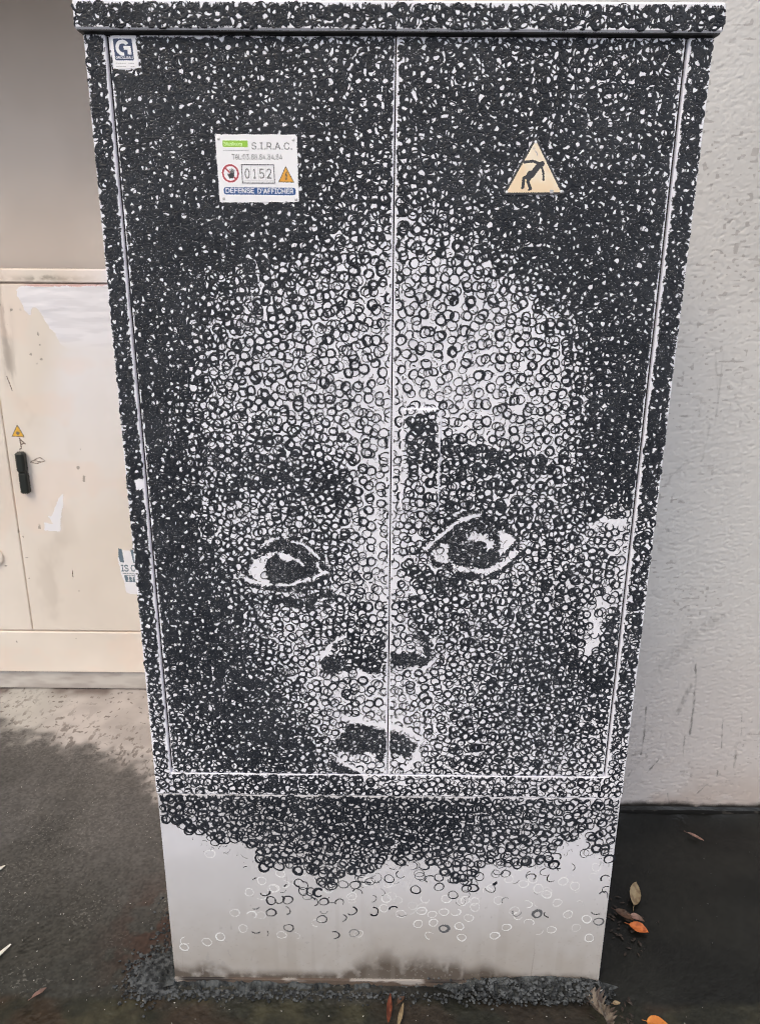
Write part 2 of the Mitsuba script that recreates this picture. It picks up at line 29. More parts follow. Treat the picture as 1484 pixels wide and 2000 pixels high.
ISO = [[-0.2764,0.3328,4.5,0,360,0],[-0.2426,0.336,3,0,360,0],[-0.2004,0.3252,5.5,0,360,0],[-0.2768,0.2638,3,-20,190,0],[-0.2636,0.2406,2.6,0,360,0],[-0.2447,0.2438,3,-60,240,0],[-0.226,0.2428,2.4,0,360,0],[-0.199,0.2908,3,80,280,0],[-0.1902,0.2678,1.6,0,360,0],[-0.1567,0.2642,5,40,290,0],[-0.1684,0.2389,1.8,-90,170,0],[-0.1251,0.2453,2,60,170,0],[-0.1088,0.2367,1.8,150,250,0],[-0.2994,0.2254,2,30,110,0],[-0.2648,0.2063,2.6,0,360,0],[-0.2316,0.2127,2.4,-90,170,0],[-0.1443,0.2156,1.5,20,140,0],[-0.1495,0.1888,1.8,0,360,0],[-0.0807,0.2135,3.2,-80,220,0],[-0.0312,0.2124,3.6,-100,240,0],[-0.1045,0.1924,2,-70,150,0],[-0.226,0.1626,1.8,0,360,0],[-0.1216,0.1428,2,-120,220,0],[-0.0762,0.1495,1.5,0,360,0],[-0.2837,0.1449,1.8,-50,100,0],[-0.3023,0.1567,1.6,30,120,0],[0.0134,0.2177,2.6,180,150,0],[0.0348,0.2091,1.3,20,140,0],[-0.0175,0.2671,1.2,-80,150,0],[-0.0361,0.2494,1.3,-80,170,0],[-0.3052,0.3085,2.5,20,60,0],[-0.2227,0.2761,3,200,50,0],[-0.0432,0.2842,3,240,60,0],[-0.3138,0.3238,2,220,50,0],[0.0627,0.2754,2.6,0,360,0],[0.0938,0.3053,3,120,200,0],[0.1766,0.2801,2.6,0,360,0],[0.1914,0.2816,3,0,360,0],[0.2043,0.3133,2.2,0,360,0],[0.2282,0.362,2.6,0,360,0],[0.2646,0.3638,3,0,360,0],[0.3676,0.3477,4.5,0,360,0],[0.3491,0.3281,1.8,60,220,0],[0.2452,0.2863,5,200,70,0],[0.4889,0.3653,3.4,0,360,0],[0.4817,0.1903,2.8,0,360,1],[0.4735,0.2207,1.8,40,130,0],[0.4854,0.2643,2,200,200,0],[0.4863,0.3103,3,150,170,0],[0.4918,0.2809,2,100,200,0],[0.3404,0.2102,5,0,360,1],[0.3672,0.2105,2.6,90,120,0],[0.13,0.1651,4.8,0,360,1],[0.2688,0.2448,1.5,150,150,0],[0.4048,0.3417,1.8,-80,140,0],[0.365,0.312,2,40,200,0]]
PALE = [[0.0846,0.2491],[0.1326,0.2497],[0.1753,0.2469],[0.1968,0.2439],[0.2246,0.2741],[0.0774,0.2155],[0.1018,0.2057],[0.1284,0.2128],[0.1552,0.2131],[0.1854,0.1966],[0.0702,0.178],[0.1051,0.1819],[0.0981,0.144],[0.1715,0.1395],[0.1648,0.1725],[0.2499,0.2479],[0.3172,0.2374],[0.3579,0.2659],[0.3835,0.243],[0.3381,0.2822],[0.2979,0.2049],[0.376,0.165],[0.4645,0.1421],[0.4542,0.1968],[0.3233,0.1848],[0.273,0.1705],[0.2472,0.1461],[0.4102,0.2097],[0.3232,0.3082],[0.3921,0.3026],[0.4196,0.2898],[0.2705,0.3076],[0.1299,0.3318],[0.4623,0.3425],[-0.2825,0.2955],[-0.2553,0.2757],[-0.2316,0.2875],[-0.3119,0.2633],[-0.3846,0.1344],[-0.4166,0.1187],[-0.4668,0.1211],[-0.4705,0.1026],[-0.3308,0.1594],[-0.24,0.3162],[-0.31,0.1986],[-0.0806,0.2547],[-0.0455,0.2957],[-0.0033,0.2498],[0.0009,0.2905],[-0.3944,0.368],[-0.1245,0.2947],[-0.3476,0.2041]]
SCUFF = [[0.7695,0.3685,0.7737,0.2641,0.0035,0.75],[0.7737,0.2641,0.7718,0.2047,0.0035,0.75],[0.8968,0.5119,0.9049,0.4688,0.005,0.75],[0.9049,0.4688,0.9102,0.3533,0.005,0.75],[0.9102,0.3533,0.9107,0.2742,0.005,0.75],[0.8916,0.4415,0.8646,0.3472,0.011,0.4],[0.8966,0.2683,0.9004,0.1992,0.003,0.5],[1.0026,0.3319,1.0121,0.2294,0.003,0.6],[1.0589,0.2213,1.0619,0.16,0.005,0.75],[0.8285,0.1879,0.7975,0.1393,0.004,0.8],[1.0121,0.1477,1.0147,0.1288,0.004,0.7],[0.9885,0.1,0.958,0.0636,0.003,0.6],[0.872,0.0626,0.8796,0.0203,0.005,0.5],[1.0564,0.3549,1.0665,0.2702,0.002,0.5],[0.9431,0.6594,0.879,0.6121,0.03,0.16],[0.879,0.6121,0.8026,0.5002,0.03,0.16],[0.749,0.1476,0.7411,0.1268,0.004,0.5],[0.8999,0.1435,0.9201,0.1419,0.004,0.4],[0.8284,1.4191,0.8495,1.3144,0.004,0.22],[0.8525,1.4063,0.856,1.2198,0.004,0.22],[0.8425,1.2197,0.8352,1.1223,0.004,0.22],[0.7941,1.122,0.7461,1.0646,0.004,0.22],[0.9087,1.2746,0.9443,1.2342,0.004,0.22],[0.784,1.0935,0.7306,1.0788,0.004,0.22]]
POSTER = [[-1.2544,1.5314],[-1.2379,1.5415],[-1.184,1.541],[-1.0715,1.5435],[-0.9462,1.546],[-0.9253,1.5387],[-0.9086,1.3485],[-0.9908,1.3218],[-1.0604,1.3322],[-1.0966,1.3254],[-1.1206,1.3469],[-1.1319,1.3632],[-1.1419,1.3898],[-1.1593,1.4089],[-1.1662,1.4238],[-1.1767,1.4449],[-1.1838,1.4575],[-1.1969,1.4743],[-1.2097,1.47],[-1.2171,1.4531],[-1.2232,1.4462],[-1.2351,1.4656],[-1.2378,1.4782],[-1.2486,1.4948],[-1.2544,1.5157]]
SCRAP = [[-1.2644,0.7075],[-1.247,0.7034],[-1.2346,0.6997],[-1.2403,0.7158],[-1.2484,0.7334],[-1.2336,0.7292],[-1.2233,0.7507],[-1.2093,0.7826],[-1.1967,0.8038],[-1.1808,0.8187],[-1.1899,0.7669],[-1.2004,0.7295],[-1.2089,0.6713],[-1.2684,0.6751]]
TORN = [[-1.0008,0.6067],[-0.9884,0.6013],[-0.9271,0.5936],[-0.9369,0.4226],[-0.9686,0.4212],[-0.9888,0.4307],[-0.9927,0.4732],[-1.002,0.5124],[-1.006,0.5681]]
TRI = [[-1.3414,1.0276],[-1.2939,1.0262],[-1.3151,1.0723]]
HANDLE = [[-1.326,0.9756],[-1.2946,0.9777],[-1.2947,0.8237],[-1.3306,0.8195]]
SEAM = [[-1.3724,1.1407],[-1.367,0.7426],[-1.3589,0.2638]]
DISC = [[-1.5043,0.5699],[-1.4387,0.5705]]
GST = [[-0.4558,1.9615],[-0.4183,1.9617],[-0.4162,1.912],[-0.4567,1.9103]]

# ---------------------------------------------------------------- helpers
rng = np.random.default_rng(7)


def key_of(name):
    if name not in scene and name not in labels:
        return name
    k = 1
    while f'{name}_{k:03d}' in scene or f'{name}_{k:03d}' in labels:
        k += 1
    return f'{name}_{k:03d}'


def add(name, mesh, bsdf, parent=None, smooth=False, label=None, cat=None, group=None, kind=None, **more):
    key = key_of((parent + '__' if parent else '') + name)
    scene[key] = mikit.ply(mesh, bsdf, smooth=smooth, **more)
    tag(key, label, cat, group, kind)
    return key


def tag(key, label=None, cat=None, group=None, kind=None):
    d = {k: v for k, v in (('label', label), ('category', cat), ('group', group), ('kind', kind)) if v}
    if d:
        labels[key] = d


def thing(name, label, cat, group=None):
    key = key_of(name)
    tag(key, label, cat, group)
    return key


def cbox(x0, x1, y0, y1, z0, z1, c=0.002):
    """A box with chamfered edges."""
    if c <= 0:
        m = trimesh.creation.box(extents=(x1 - x0, y1 - y0, z1 - z0))
        m.apply_translation(((x0 + x1) / 2, (y0 + y1) / 2, (z0 + z1) / 2))
        return m
    p = []
    for a in (0, 1):
        for b in (0, 1):
            for d in (0, 1):
                q = np.array([(x0, x1)[a], (y0, y1)[b], (z0, z1)[d]], float)
                s = np.array([1 - 2 * a, 1 - 2 * b, 1 - 2 * d]) * c
                p += [q + s * [0, 1, 1], q + s * [1, 0, 1], q + s * [1, 1, 0]]
    return trimesh.convex.convex_hull(np.array(p))


def cat_(*ms):
    return trimesh.util.concatenate([m for m in ms])


def plate(poly, y, thick):
    """A shapely polygon in (x, z) as a plate whose back is at y and whose face looks towards -y."""
    gs = getattr(poly, 'geoms', [poly])
    ms = []
    for g in gs:
        if g.is_empty or g.area < 1e-9:
            continue
        m = trimesh.creation.extrude_polygon(g, thick, engine='earcut')
        v = m.vertices.copy()
        m.vertices = np.stack([v[:, 0], y - v[:, 2], v[:, 1]], 1)
        ms.append(m)          # (x, y, z) -> (x, -z, y) keeps the handedness
    return cat_(*ms)


def words(text, x0, x1, zbase, height, y, thick=0.0003, bold=False, slant=0.0):
    """Lettering on a vertical face, fitted between x0 and x1."""
    m = meshkit.text_mesh(text, height, thick, bold)
    v = m.vertices.copy()
    a, b = v[:, 0].min(), v[:, 0].max()
    x = x0 + (v[:, 0] - a) * (x1 - x0) / (b - a)
    m.vertices = np.stack([x, y - v[:, 2], zbase + v[:, 1] + slant * (x - x0)], 1)
    return m


def rrect(x0, x1, z0, z1, r):
    return Polygon([(x0 + r, z0 + r), (x1 - r, z0 + r), (x1 - r, z1 - r), (x0 + r, z1 - r)]).buffer(r, 6)


# ---------------------------------------------------------------- materials
def mat(key, color, rough=0.5, spec=0.5, bump=None, scale=0.001, eps=1e-3, two=True, **more):
    if isinstance(color, (tuple, list)):
        color = {'type': 'rgb', 'value': list(color)}
    elif callable(color):
        color = proc(color)
    if callable(rough):
        rough = proc(rough)
    b = {'type': 'principled', 'base_color': color, 'roughness': rough, 'specular': spec, **more}
    if bump:
        b = {'type': 'bumpmap', 'arbitrary': proc(bump, eps), 'scale': scale, 'bsdf': b}
    scene[key] = {'type': 'twosided', 'bsdf': b} if two else b
    return key


def V(x):
    return mi.Color3f(x)


# white lacquer of the painted cabinet, a little blotchy
def white_col(p, n, uv):
    f = fbm(p.x * 9, p.z * 9, 1.5)
    return mix((0.80, 0.80, 0.86), (0.73, 0.73, 0.79), smoothstep(0.35, 0.75, f))


# the plinth: whiter above, splash dirt and rust along its foot
def plinth_col(p, n, uv):
    base = mix(mix((0.40, 0.385, 0.375), (0.63, 0.63, 0.68), smoothstep(0.05, 0.42, p.z)), (0.46, 0.455, 0.465), 0.6 * smoothstep(0.35, 0.75, fbm(p.x * 5, p.z * 5, 3.1, 4)))
    n1 = fbm(p.x * 14, p.z * 5, 0.3, 4)
    n2 = fbm(p.x * 45, p.z * 45, 5.3, 3)
    grime = (1 - smoothstep(0.0, 0.30, p.z)) * 0.85 * smoothstep(0.15, 0.7, 0.65 * n1 + 0.35 * n2)
    c = mix(base, (0.34, 0.31, 0.28), grime)
    h = 0.045 + 0.12 * smoothstep(0.35, 0.75, fbm(p.x * 6.5, 0.0, 8.8, 3))
    splash = (1 - smoothstep(0.15, 1.0, p.z / h)) * smoothstep(0.20, 0.56, 0.4 * n1 + 0.6 * n2 + 0.12 * (noise(p.x * 120, p.z * 40, 1.0) - 0.5)) * 1.25
    c = mix(c, (0.085, 0.068, 0.055), dr.clip(splash, 0, 0.92))
    streak = smoothstep(0.50, 0.80, noise(p.x * 70, p.z * 2.2, 5.0)) * smoothstep(0.45, 0.65, noise(p.x * 9, p.z * 4, 8.0)) * (1 - smoothstep(0.10, 0.36, p.z)) * 0.2
    c = mix(c, (0.27, 0.245, 0.22), streak)
    tick = smoothstep(0.80, 0.84, noise(p.x * 190, p.z * 75, 3.7)) * smoothstep(0.5, 0.62, noise(p.x * 9, p.z * 9, 6.0)) * 0.4
    c = mix(c, (0.30, 0.29, 0.29), tick)
    xr = p.x + 0.004 * noise(p.z * 30, 1.0)
    runs = smoothstep(0.80, 0.90, noise(xr * 120, 0.5, 2.2)) * (1 - smoothstep(0.0, 0.05 + 0.13 * noise(xr * 120, 3.0, 7.0), p.z)) * smoothstep(0.55, 0.62, noise(xr * 40, 0.0, 1.0))
    c = mix(c, (0.17, 0.135, 0.115), runs * 0.55)
    flakes = smoothstep(0.70, 0.74, noise(p.x * 210, p.z * 210, 0.5)) * (1 - smoothstep(0.0, 0.3, p.z)) * 0.3
    return mix(c, (0.3, 0.27, 0.24), flakes)


def flange_col(p, n, uv):
    a = fbm(p.x * 18, p.z * 60, 1.0, 4)
    c = mix((0.30, 0.275, 0.255), (0.10, 0.075, 0.06), smoothstep(0.36, 0.52, a))
    return mix(c, (0.035, 0.03, 0.028), smoothstep(0.52, 0.7, fbm(p.x * 7, p.z * 90, 4.0)))


def paint_col(p, n, uv):
    return mix((0.0095, 0.0122, 0.0185), (0.0180, 0.0215, 0.0290), smoothstep(0.3, 0.7, fbm(p.x * 16, p.z * 16, 2.0)))


mat('m_white', white_col, 0.38, 0.5)
mat('m_plinth', plinth_col, 0.42, 0.5)
mat('m_flange', flange_col, 0.7, 0.3)
mat('m_paint', paint_col, 0.38, 0.36)
mat('m_greypaint', (0.10, 0.105, 0.115), 0.5)
mat('m_ghostpaint', (0.60, 0.605, 0.62), 0.5)
mat('m_palepaint', (0.71, 0.715, 0.73), 0.5)
mat('m_hollow_shade', (0.02, 0.02, 0.022), 0.7)  # near-black for the keyhole, and for shade in gaps and under the roof
mat('m_sign', (0.83, 0.83, 0.86), 0.35)
mat('m_ink', (0.04, 0.04, 0.045), 0.5)
mat('m_ink_grey', (0.11, 0.11, 0.12), 0.5)
mat('m_ink_pale', (0.45, 0.45, 0.47), 0.5)
mat('m_green', (0.30, 0.56, 0.06), 0.4)
mat('m_lightgreen', (0.66, 0.86, 0.42), 0.4)
mat('m_blue', (0.03, 0.085, 0.25), 0.4)
mat('m_navy', (0.035, 0.055, 0.125), 0.4)
mat('m_red', (0.42, 0.06, 0.075), 0.4)
mat('m_yellow', (0.72, 0.36, 0.05), 0.4)
mat('m_yellow2', (0.70, 0.42, 0.06), 0.4)
mat('m_rivet', (0.55, 0.55, 0.55), 0.35, metallic=0.8)
mat('m_peach', lambda p, n, uv: mix((0.84, 0.74, 0.59), (0.82, 0.65, 0.45), smoothstep(0.35, 0.65, fbm(p.x * 30, p.z * 30, 1.0))), 0.4)
mat('m_handle', (0.012, 0.016, 0.014), 0.45)


def wash(p):
    """Where old poster paste whitens the cream door."""
    e = p.x + 1.14 - 0.35 * (p.z - 1.36) + 0.10 * (fbm(p.x * 9, p.z * 4, 7.0) - 0.5)
    side = smoothstep(-0.06, 0.12, e)
    return side * smoothstep(0.55, 1.36, p.z + 0.15 * (fbm(p.x * 6, p.z * 6, 3.0) - 0.5))


def cream_base(p):
    c = mix((0.765, 0.70, 0.63), (0.715, 0.65, 0.58), smoothstep(0.3, 0.7, fbm(p.x * 3.5, p.z * 3.5, 2.0)))
    c = mix(c, (0.79, 0.775, 0.80), 0.85 * wash(p))
    st = dr.exp(-dr.square((p.x + 1.318 - 0.01 * noise(p.z * 9)) / 0.022)) * smoothstep(1.15, 1.3, p.z) * smoothstep(0.25, 0.7, fbm(p.x * 60, p.z * 14, 4.0))
    c = mix(c, (0.34, 0.29, 0.25), dr.clip(0.75 * st, 0, 1))
    st2 = dr.exp(-dr.square((p.x + 1.15) / 0.13)) * dr.exp(-dr.square((p.z - 1.562 - 0.01 * noise(p.x * 14)) / 0.010)) * smoothstep(0.3, 0.6, fbm(p.x * 40, p.z * 60, 1.0))
    c = mix(c, (0.30, 0.26, 0.21), dr.clip(0.8 * st2, 0, 1))
    pk = smoothstep(0.55, 0.75, fbm(p.x * 7 + 4, p.z * 7, 6.0)) * 0.25
    c = mix(c, (0.80, 0.62, 0.52), pk)
    sp = smoothstep(0.90, 0.93, noise(p.x * 60, p.z * 60, 9.0)) * smoothstep(0.72, 0.78, noise(p.x * 9, p.z * 9, 2.0))
    c = mix(c, (0.25, 0.21, 0.17), sp * 0.7)
    soil = smoothstep(0.5, 0.8, fbm(p.x * 11, p.z * 7, 12.0, 4)) * dr.exp(-dr.square((p.x + 1.25) / 0.10)) * 0.35
    c = mix(c, (0.48, 0.42, 0.36), soil)
    top = dr.exp(-dr.square((p.z - 1.546) / 0.004)) * smoothstep(-1.25, -1.2, p.x)
    return mix(c, (0.55, 0.22, 0.22), top * 0.6)


mat('m_cream', lambda p, n, uv: cream_base(p), 0.45, 0.4)
mat('m_poster', lambda p, n, uv: mix(cream_base(p), mix((0.80, 0.79, 0.83), (0.72, 0.71, 0.75), smoothstep(0.45, 0.75, fbm(p.x * 9, p.z * 60, 2.0))), smoothstep(1.335, 1.40, p.z + 0.03 * noise(p.x * 20, p.z * 20))),
    0.7, 0.2, bump=lambda p, n, uv: noise(p.x * 11, p.z * 75 + 3 * noise(p.x * 9)) * smoothstep(1.40, 1.50, p.z) + 0.4 * fbm(p.x * 50, p.z * 50), scale=0.0022, eps=0.002)
mat('m_paper', (0.80, 0.80, 0.84), 0.7, 0.2)
mat('m_bluegrey', (0.14, 0.19, 0.24), 0.6)
mat('m_scribble', (0.20, 0.15, 0.12), 0.7)


def seg_dist(p, x0, z0, x1, z1):
    dx, dz = x1 - x0, z1 - z0
    t = dr.clip(((p.x - x0) * dx + (p.z - z0) * dz) / (dx * dx + dz * dz), 0, 1)
    return dr.sqrt(dr.square(p.x - x0 - t * dx) + dr.square(p.z - z0 - t * dz))


def render_col(p, n, uv):
    c = mix((0.565, 0.555, 0.545), (0.515, 0.505, 0.495), smoothstep(0.3, 0.7, fbm(p.x * 2.2, p.z * 2.2, 5.0)))
    c = mix(c, (0.50, 0.465, 0.46), (1 - smoothstep(0.15, 0.9, p.z)) * 0.8)
    c = mix(c, (0.42, 0.365, 0.34), (1 - smoothstep(0.02, 0.22, p.z)) * smoothstep(0.3, 0.6, fbm(p.x * 9, p.z * 9, 2.0)) * 0.9)
    g = mi.Float(0)
    wob = 0.003 * (noise(p.x * 130, p.z * 130) - 0.5)
    for x0, z0, x1, z1, w, s in SCUFF:
        d = seg_dist(p, x0, z0, x1, z1) + wob
        g = dr.maximum(g, s * (1 - smoothstep(0.25 * w, w, d)))
    g *= 0.35 + 0.85 * smoothstep(0.3, 0.6, noise(p.x * 160, p.z * 70, 3.0))
    c = mix(c, (0.16, 0.155, 0.15), dr.clip(0.85 * g, 0, 0.9))
    pit = smoothstep(0.78, 0.83, noise(p.x * 90, p.z * 140, 6.0)) * smoothstep(0.45, 0.65, fbm(p.x * 7, p.z * 7, 9.0))
    c = mix(c, (0.27, 0.25, 0.24), pit * 0.5)
    foot = 1 - smoothstep(0.018, 0.040, p.z - 0.018 * (fbm(p.x * 28, p.z * 28, 1.0) - 0.5))
    return mix(c, (0.022, 0.02, 0.018), foot)


mat('m_render', render_col, 0.85, 0.15, bump=lambda p, n, uv: fbm(p.x * 170, p.z * 230, 4.0, 2), scale=0.0004, eps=0.0012)


def recess_col(p, n, uv):
    return mix((0.60, 0.545, 0.505), (0.56, 0.505, 0.465), smoothstep(0.3, 0.7, fbm(p.x * 3, p.z * 3, 1.0)))


mat('m_recess', recess_col, 0.85, 0.15, bump=lambda p, n, uv: fbm(p.x * 260, p.z * 260, 2.0, 2), scale=0.0005, eps=0.0015)
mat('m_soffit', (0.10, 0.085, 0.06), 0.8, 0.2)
mat('m_plaster_base', lambda p, n, uv: mix((0.52, 0.50, 0.475), (0.40, 0.37, 0.35), smoothstep(0.35, 0.7, fbm(p.x * 9, p.z * 30, 2.0))), 0.8, 0.2)


def wet_edge(p):
    """Above 0: the dry concrete apron in front of the cream cabinet."""
    line = 1.106 - 0.60 * (p.x + 1.44)
    return p.y - line + 0.30 * (fbm(p.x * 6, p.y * 6, 2.0, 4) - 0.5) + 0.05 * (noise(p.x * 45, p.y * 45, 1.0) - 0.5)


def dark_right(p):
    return smoothstep(-0.08, 0.14, p.x + 0.12 * (fbm(p.x * 4, p.y * 4, 4.0) - 0.5))


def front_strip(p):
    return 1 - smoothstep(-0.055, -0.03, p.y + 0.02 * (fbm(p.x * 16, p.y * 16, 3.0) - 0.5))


def ground_col(p, n, uv):
    f = fbm(p.x * 6, p.y * 6, 1.0)
    g = fbm(p.x * 60, p.y * 60, 2.0)
    asph = mix((0.072, 0.069, 0.067), (0.050, 0.0485, 0.046), smoothstep(0.3, 0.7, f))
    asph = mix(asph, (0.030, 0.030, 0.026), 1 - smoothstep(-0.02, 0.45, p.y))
    asph = asph * (0.75 + 0.5 * g)
    rust = dr.exp(-dr.square((p.x + 0.60) / 0.09) - dr.square((p.y - 0.16) / 0.16)) * smoothstep(0.4, 0.62, fbm(p.x * 25, p.y * 25, 8.0))
    asph = mix(asph, (0.045, 0.022, 0.016), rust * 0.8)
    e = wet_edge(p)
    damp = smoothstep(-0.42, 0.0, e)
    asph = mix(asph, (0.105, 0.098, 0.096), damp * 0.6)
    conc = mix((0.45, 0.415, 0.40), (0.36, 0.33, 0.318), smoothstep(0.3, 0.7, fbm(p.x * 10, p.y * 10, 6.0)))
    conc = mix(conc, (0.42, 0.415, 0.385), smoothstep(-1.15, -1.35, p.x) * 0.6)
    d1, d2, r = voronoi(p.x * 46 + 2 * noise(p.x * 60, p.y * 60), p.y * 30)
    conc = mix(conc, (0.12, 0.10, 0.092), (1 - smoothstep(0.10, 0.30, d1)) * smoothstep(0.62, 0.8, r) * 0.75)
    conc = mix(conc, (0.13, 0.11, 0.10), smoothstep(0.56, 0.72, fbm(p.x * 75, p.y * 40, 3.0)) * (1 - smoothstep(0.0, 0.30, e)) * 0.8)
    conc = mix(conc, (0.15, 0.12, 0.11), (1 - smoothstep(0.0, 0.07, 1.30 - p.y)) * smoothstep(0.35, 0.6, fbm(p.x * 7, p.y * 7, 5.0)) * 0.9)
    chip = smoothstep(0.76, 0.86, noise(p.x * 240, p.y * 240, 4.0)) * smoothstep(0.35, 0.6, fbm(p.x * 9, p.y * 9, 3.0))
    asph = mix(asph, (0.15, 0.145, 0.135), chip * 0.45)
    asph = asph * (0.72 + 0.56 * noise(p.x * 170, p.y * 170, 9.0))
    left = mix(asph, conc, smoothstep(-0.07, 0.08, e + 0.10 * (fbm(p.x * 22, p.y * 16, 12.0) - 0.5)))
    right = mix((0.0045, 0.0050, 0.0045), (0.0090, 0.0095, 0.0082), smoothstep(0.3, 0.7, fbm(p.x * 5, p.y * 5, 7.0))) * (0.7 + 0.6 * g)
    c = mix(left, right, dark_right(p))
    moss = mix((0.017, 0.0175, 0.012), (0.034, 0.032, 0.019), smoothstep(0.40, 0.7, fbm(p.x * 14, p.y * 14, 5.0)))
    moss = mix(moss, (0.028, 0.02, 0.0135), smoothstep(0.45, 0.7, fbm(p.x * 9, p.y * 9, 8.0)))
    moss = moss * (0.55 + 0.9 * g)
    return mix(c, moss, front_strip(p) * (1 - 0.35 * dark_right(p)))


def ground_rough(p, n, uv):
    e = wet_edge(p)
    r = mix(mix((0.50, 0.50, 0.50), (0.72, 0.72, 0.72), dark_right(p)), (0.9, 0.9, 0.9), smoothstep(-0.05, 0.04, e) * (1 - dark_right(p)))
    return r - 0.36 * smoothstep(0.42, 0.62, fbm(p.x * 5, p.y * 5, 2.5)) * (1 - smoothstep(-0.05, 0.04, e) * (1 - dark_right(p)))


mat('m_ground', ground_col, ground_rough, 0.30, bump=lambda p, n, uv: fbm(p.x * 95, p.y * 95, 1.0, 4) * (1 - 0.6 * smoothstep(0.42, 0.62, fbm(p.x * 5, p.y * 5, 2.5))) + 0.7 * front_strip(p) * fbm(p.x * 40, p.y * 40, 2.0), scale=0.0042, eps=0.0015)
mat('m_grit', (0.42, 0.40, 0.37), 0.7)
mat('m_crumb', lambda p, n, uv: mix((0.016, 0.018, 0.020), (0.080, 0.087, 0.092), smoothstep(0.3, 0.75, noise(p.x * 140, p.y * 140, p.z * 140))), 0.75, 0.3)
mat('m_mortar', lambda p, n, uv: mix((0.014, 0.016, 0.017), (0.070, 0.077, 0.080), smoothstep(0.3, 0.7, fbm(p.x * 55, p.y * 55, p.z * 55, 4))), 0.8, 0.3,
    bump=lambda p, n, uv: fbm(p.x * 170, p.y * 170, p.z * 170, 3), scale=0.004, eps=0.001)
mat('m_tar', lambda p, n, uv: mix((0.006, 0.006, 0.006), (0.03, 0.028, 0.026), smoothstep(0.6, 0.8, fbm(p.x * 60, p.z * 120, 1.0))), 0.85, 0.15)


def leaf_mat(key, a, b):
    mat(key, lambda p, n, uv: mix(a, b, smoothstep(0.35, 0.65, fbm(p.x * 70, p.y * 70, 1.0))), 0.5, 0.4)


leaf_mat('m_leaf_tan', (0.26, 0.20, 0.12), (0.17, 0.12, 0.07))
leaf_mat('m_leaf_orange', (0.46, 0.13, 0.035), (0.30, 0.075, 0.022))
leaf_mat('m_leaf_amber', (0.50, 0.20, 0.03), (0.40, 0.13, 0.02))
leaf_mat('m_leaf_brown', (0.085, 0.045, 0.028), (0.05, 0.028, 0.02))
leaf_mat('m_litter', (0.030, 0.020, 0.015), (0.016, 0.012, 0.010))
leaf_mat('m_leaf_pink', (0.20, 0.115, 0.095), (0.12, 0.07, 0.055))
leaf_mat('m_leaf_red', (0.19, 0.055, 0.03), (0.10, 0.03, 0.018))
leaf_mat('m_white_chip', (0.75, 0.73, 0.66), (0.62, 0.6, 0.52))
leaf_mat('m_dry', (0.20, 0.17, 0.14), (0.06, 0.045, 0.04))

# ---------------------------------------------------------------- the ground, walls
def grid(xs, ys, h):
    X, Y = np.meshgrid(xs, ys)
    v = np.stack([X, Y, h(X, Y)], -1).reshape(-1, 3)
    n, m = len(xs), len(ys)
    i, j = np.meshgrid(np.arange(m - 1), np.arange(n - 1), indexing='ij')
    a = (i * n + j).ravel()
    return v, np.stack([a, a + 1, a + n + 1, a + n], 1)


def g_height(X, Y):
    p = np.stack([X * 6, Y * 6, X * 0], -1)
    q = np.stack([X * 30, Y * 30, X * 0 + 3], -1)
    near = np.exp(-(np.maximum(np.abs(X) - 1.9, 0) / 0.3) ** 2 - (np.maximum(np.abs(Y - 0.3) - 1.0, 0) / 0.3) ** 2)
    strip = 1 / (1 + np.exp(np.clip((Y + 0.045 + 0.02 * (meshkit.noise(p) - 0.5)) / 0.006, -50, 50)))
    return near * (0.006 * (meshkit.fbm(p) - 0.5) + 0.003 * (meshkit.fbm(q) - 0.5) - 0.004 * strip) - 0.001


gx = np.concatenate([[-40, -20, -10, -5, -3], np.arange(-2.2, 2.2001, 0.015), [3, 5, 10, 20, 40]])
gy = np.concatenate([[-40, -20, -10, -5, -3, -1.8], np.arange(-1.1, 1.8, 0.015), [2.5, 5, 10, 20, 40]])
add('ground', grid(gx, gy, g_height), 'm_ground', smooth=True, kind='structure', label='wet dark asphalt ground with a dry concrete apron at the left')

# right wall: roughcast, front face at y = 0.62
WY = 0.62
t = thing('rendered_wall', 'pale grey roughcast wall right of the painted cabinet, black scuffs near its foot', 'wall')
wx = np.concatenate([[0.30, 0.37], np.arange(0.44, 1.35, 0.0032), [1.5, 1.9, 2.5, 4.0]])
wz = np.concatenate([np.arange(0.016, 2.35, 0.0032), [2.7, 3.5, 6.0]])


def w_disp(X, Z):
    def n(a, b, o, k=3):
        return meshkit.fbm(np.stack([X * a, Z * b, X * 0 + o], -1), k)
    dash = np.clip((n(105, 220, 0, 1) - 0.66) / 0.09, 0, 1) * (0.3 + n(8, 8, 4, 2))
    grain = np.clip((n(150, 230, 9, 1) - 0.60) / 0.10, 0, 1)
    pit = np.clip((n(95, 190, 5, 1) - 0.74) / 0.06, 0, 1)
    return 0.0007 * dash + 0.0005 * grain - 0.0010 * pit + 0.002 * n(4, 4, 2, 2)


v, f = grid(wx, wz, lambda X, Z: w_disp(X, Z))
v = np.stack([v[:, 0], WY - v[:, 2], v[:, 1]], 1)
add('render', (v, f), 'm_render', t, smooth=True)
add('return_face', cbox(0.06, 0.2995, WY + 0.001, 1.9, 0.012, 6, 0), 'm_recess', t)
sx = np.arange(0.28, 2.6, 0.012)
ms = []
ring = np.linspace(0, np.pi, 6)
jit = meshkit.noise(np.stack([sx * 22, sx * 0, sx * 0], -1))
vv = np.stack([np.repeat(sx, 6), WY - 0.004 - np.tile(np.cos(ring), len(sx)) * 0.006 - np.repeat(jit, 6) * 0.004, np.tile(np.sin(ring), len(sx)) * (0.004 + 0.007 * np.repeat(jit, 6)) - 0.002], 1)
a = (np.arange(len(sx) - 1)[:, None] * 6 + np.arange(5)[None]).ravel()
add('joint_strip', (vv, np.stack([a, a + 1, a + 7, a + 6], 1)), 'm_tar', t, smooth=True, label='black tar joint along the foot of the wall')

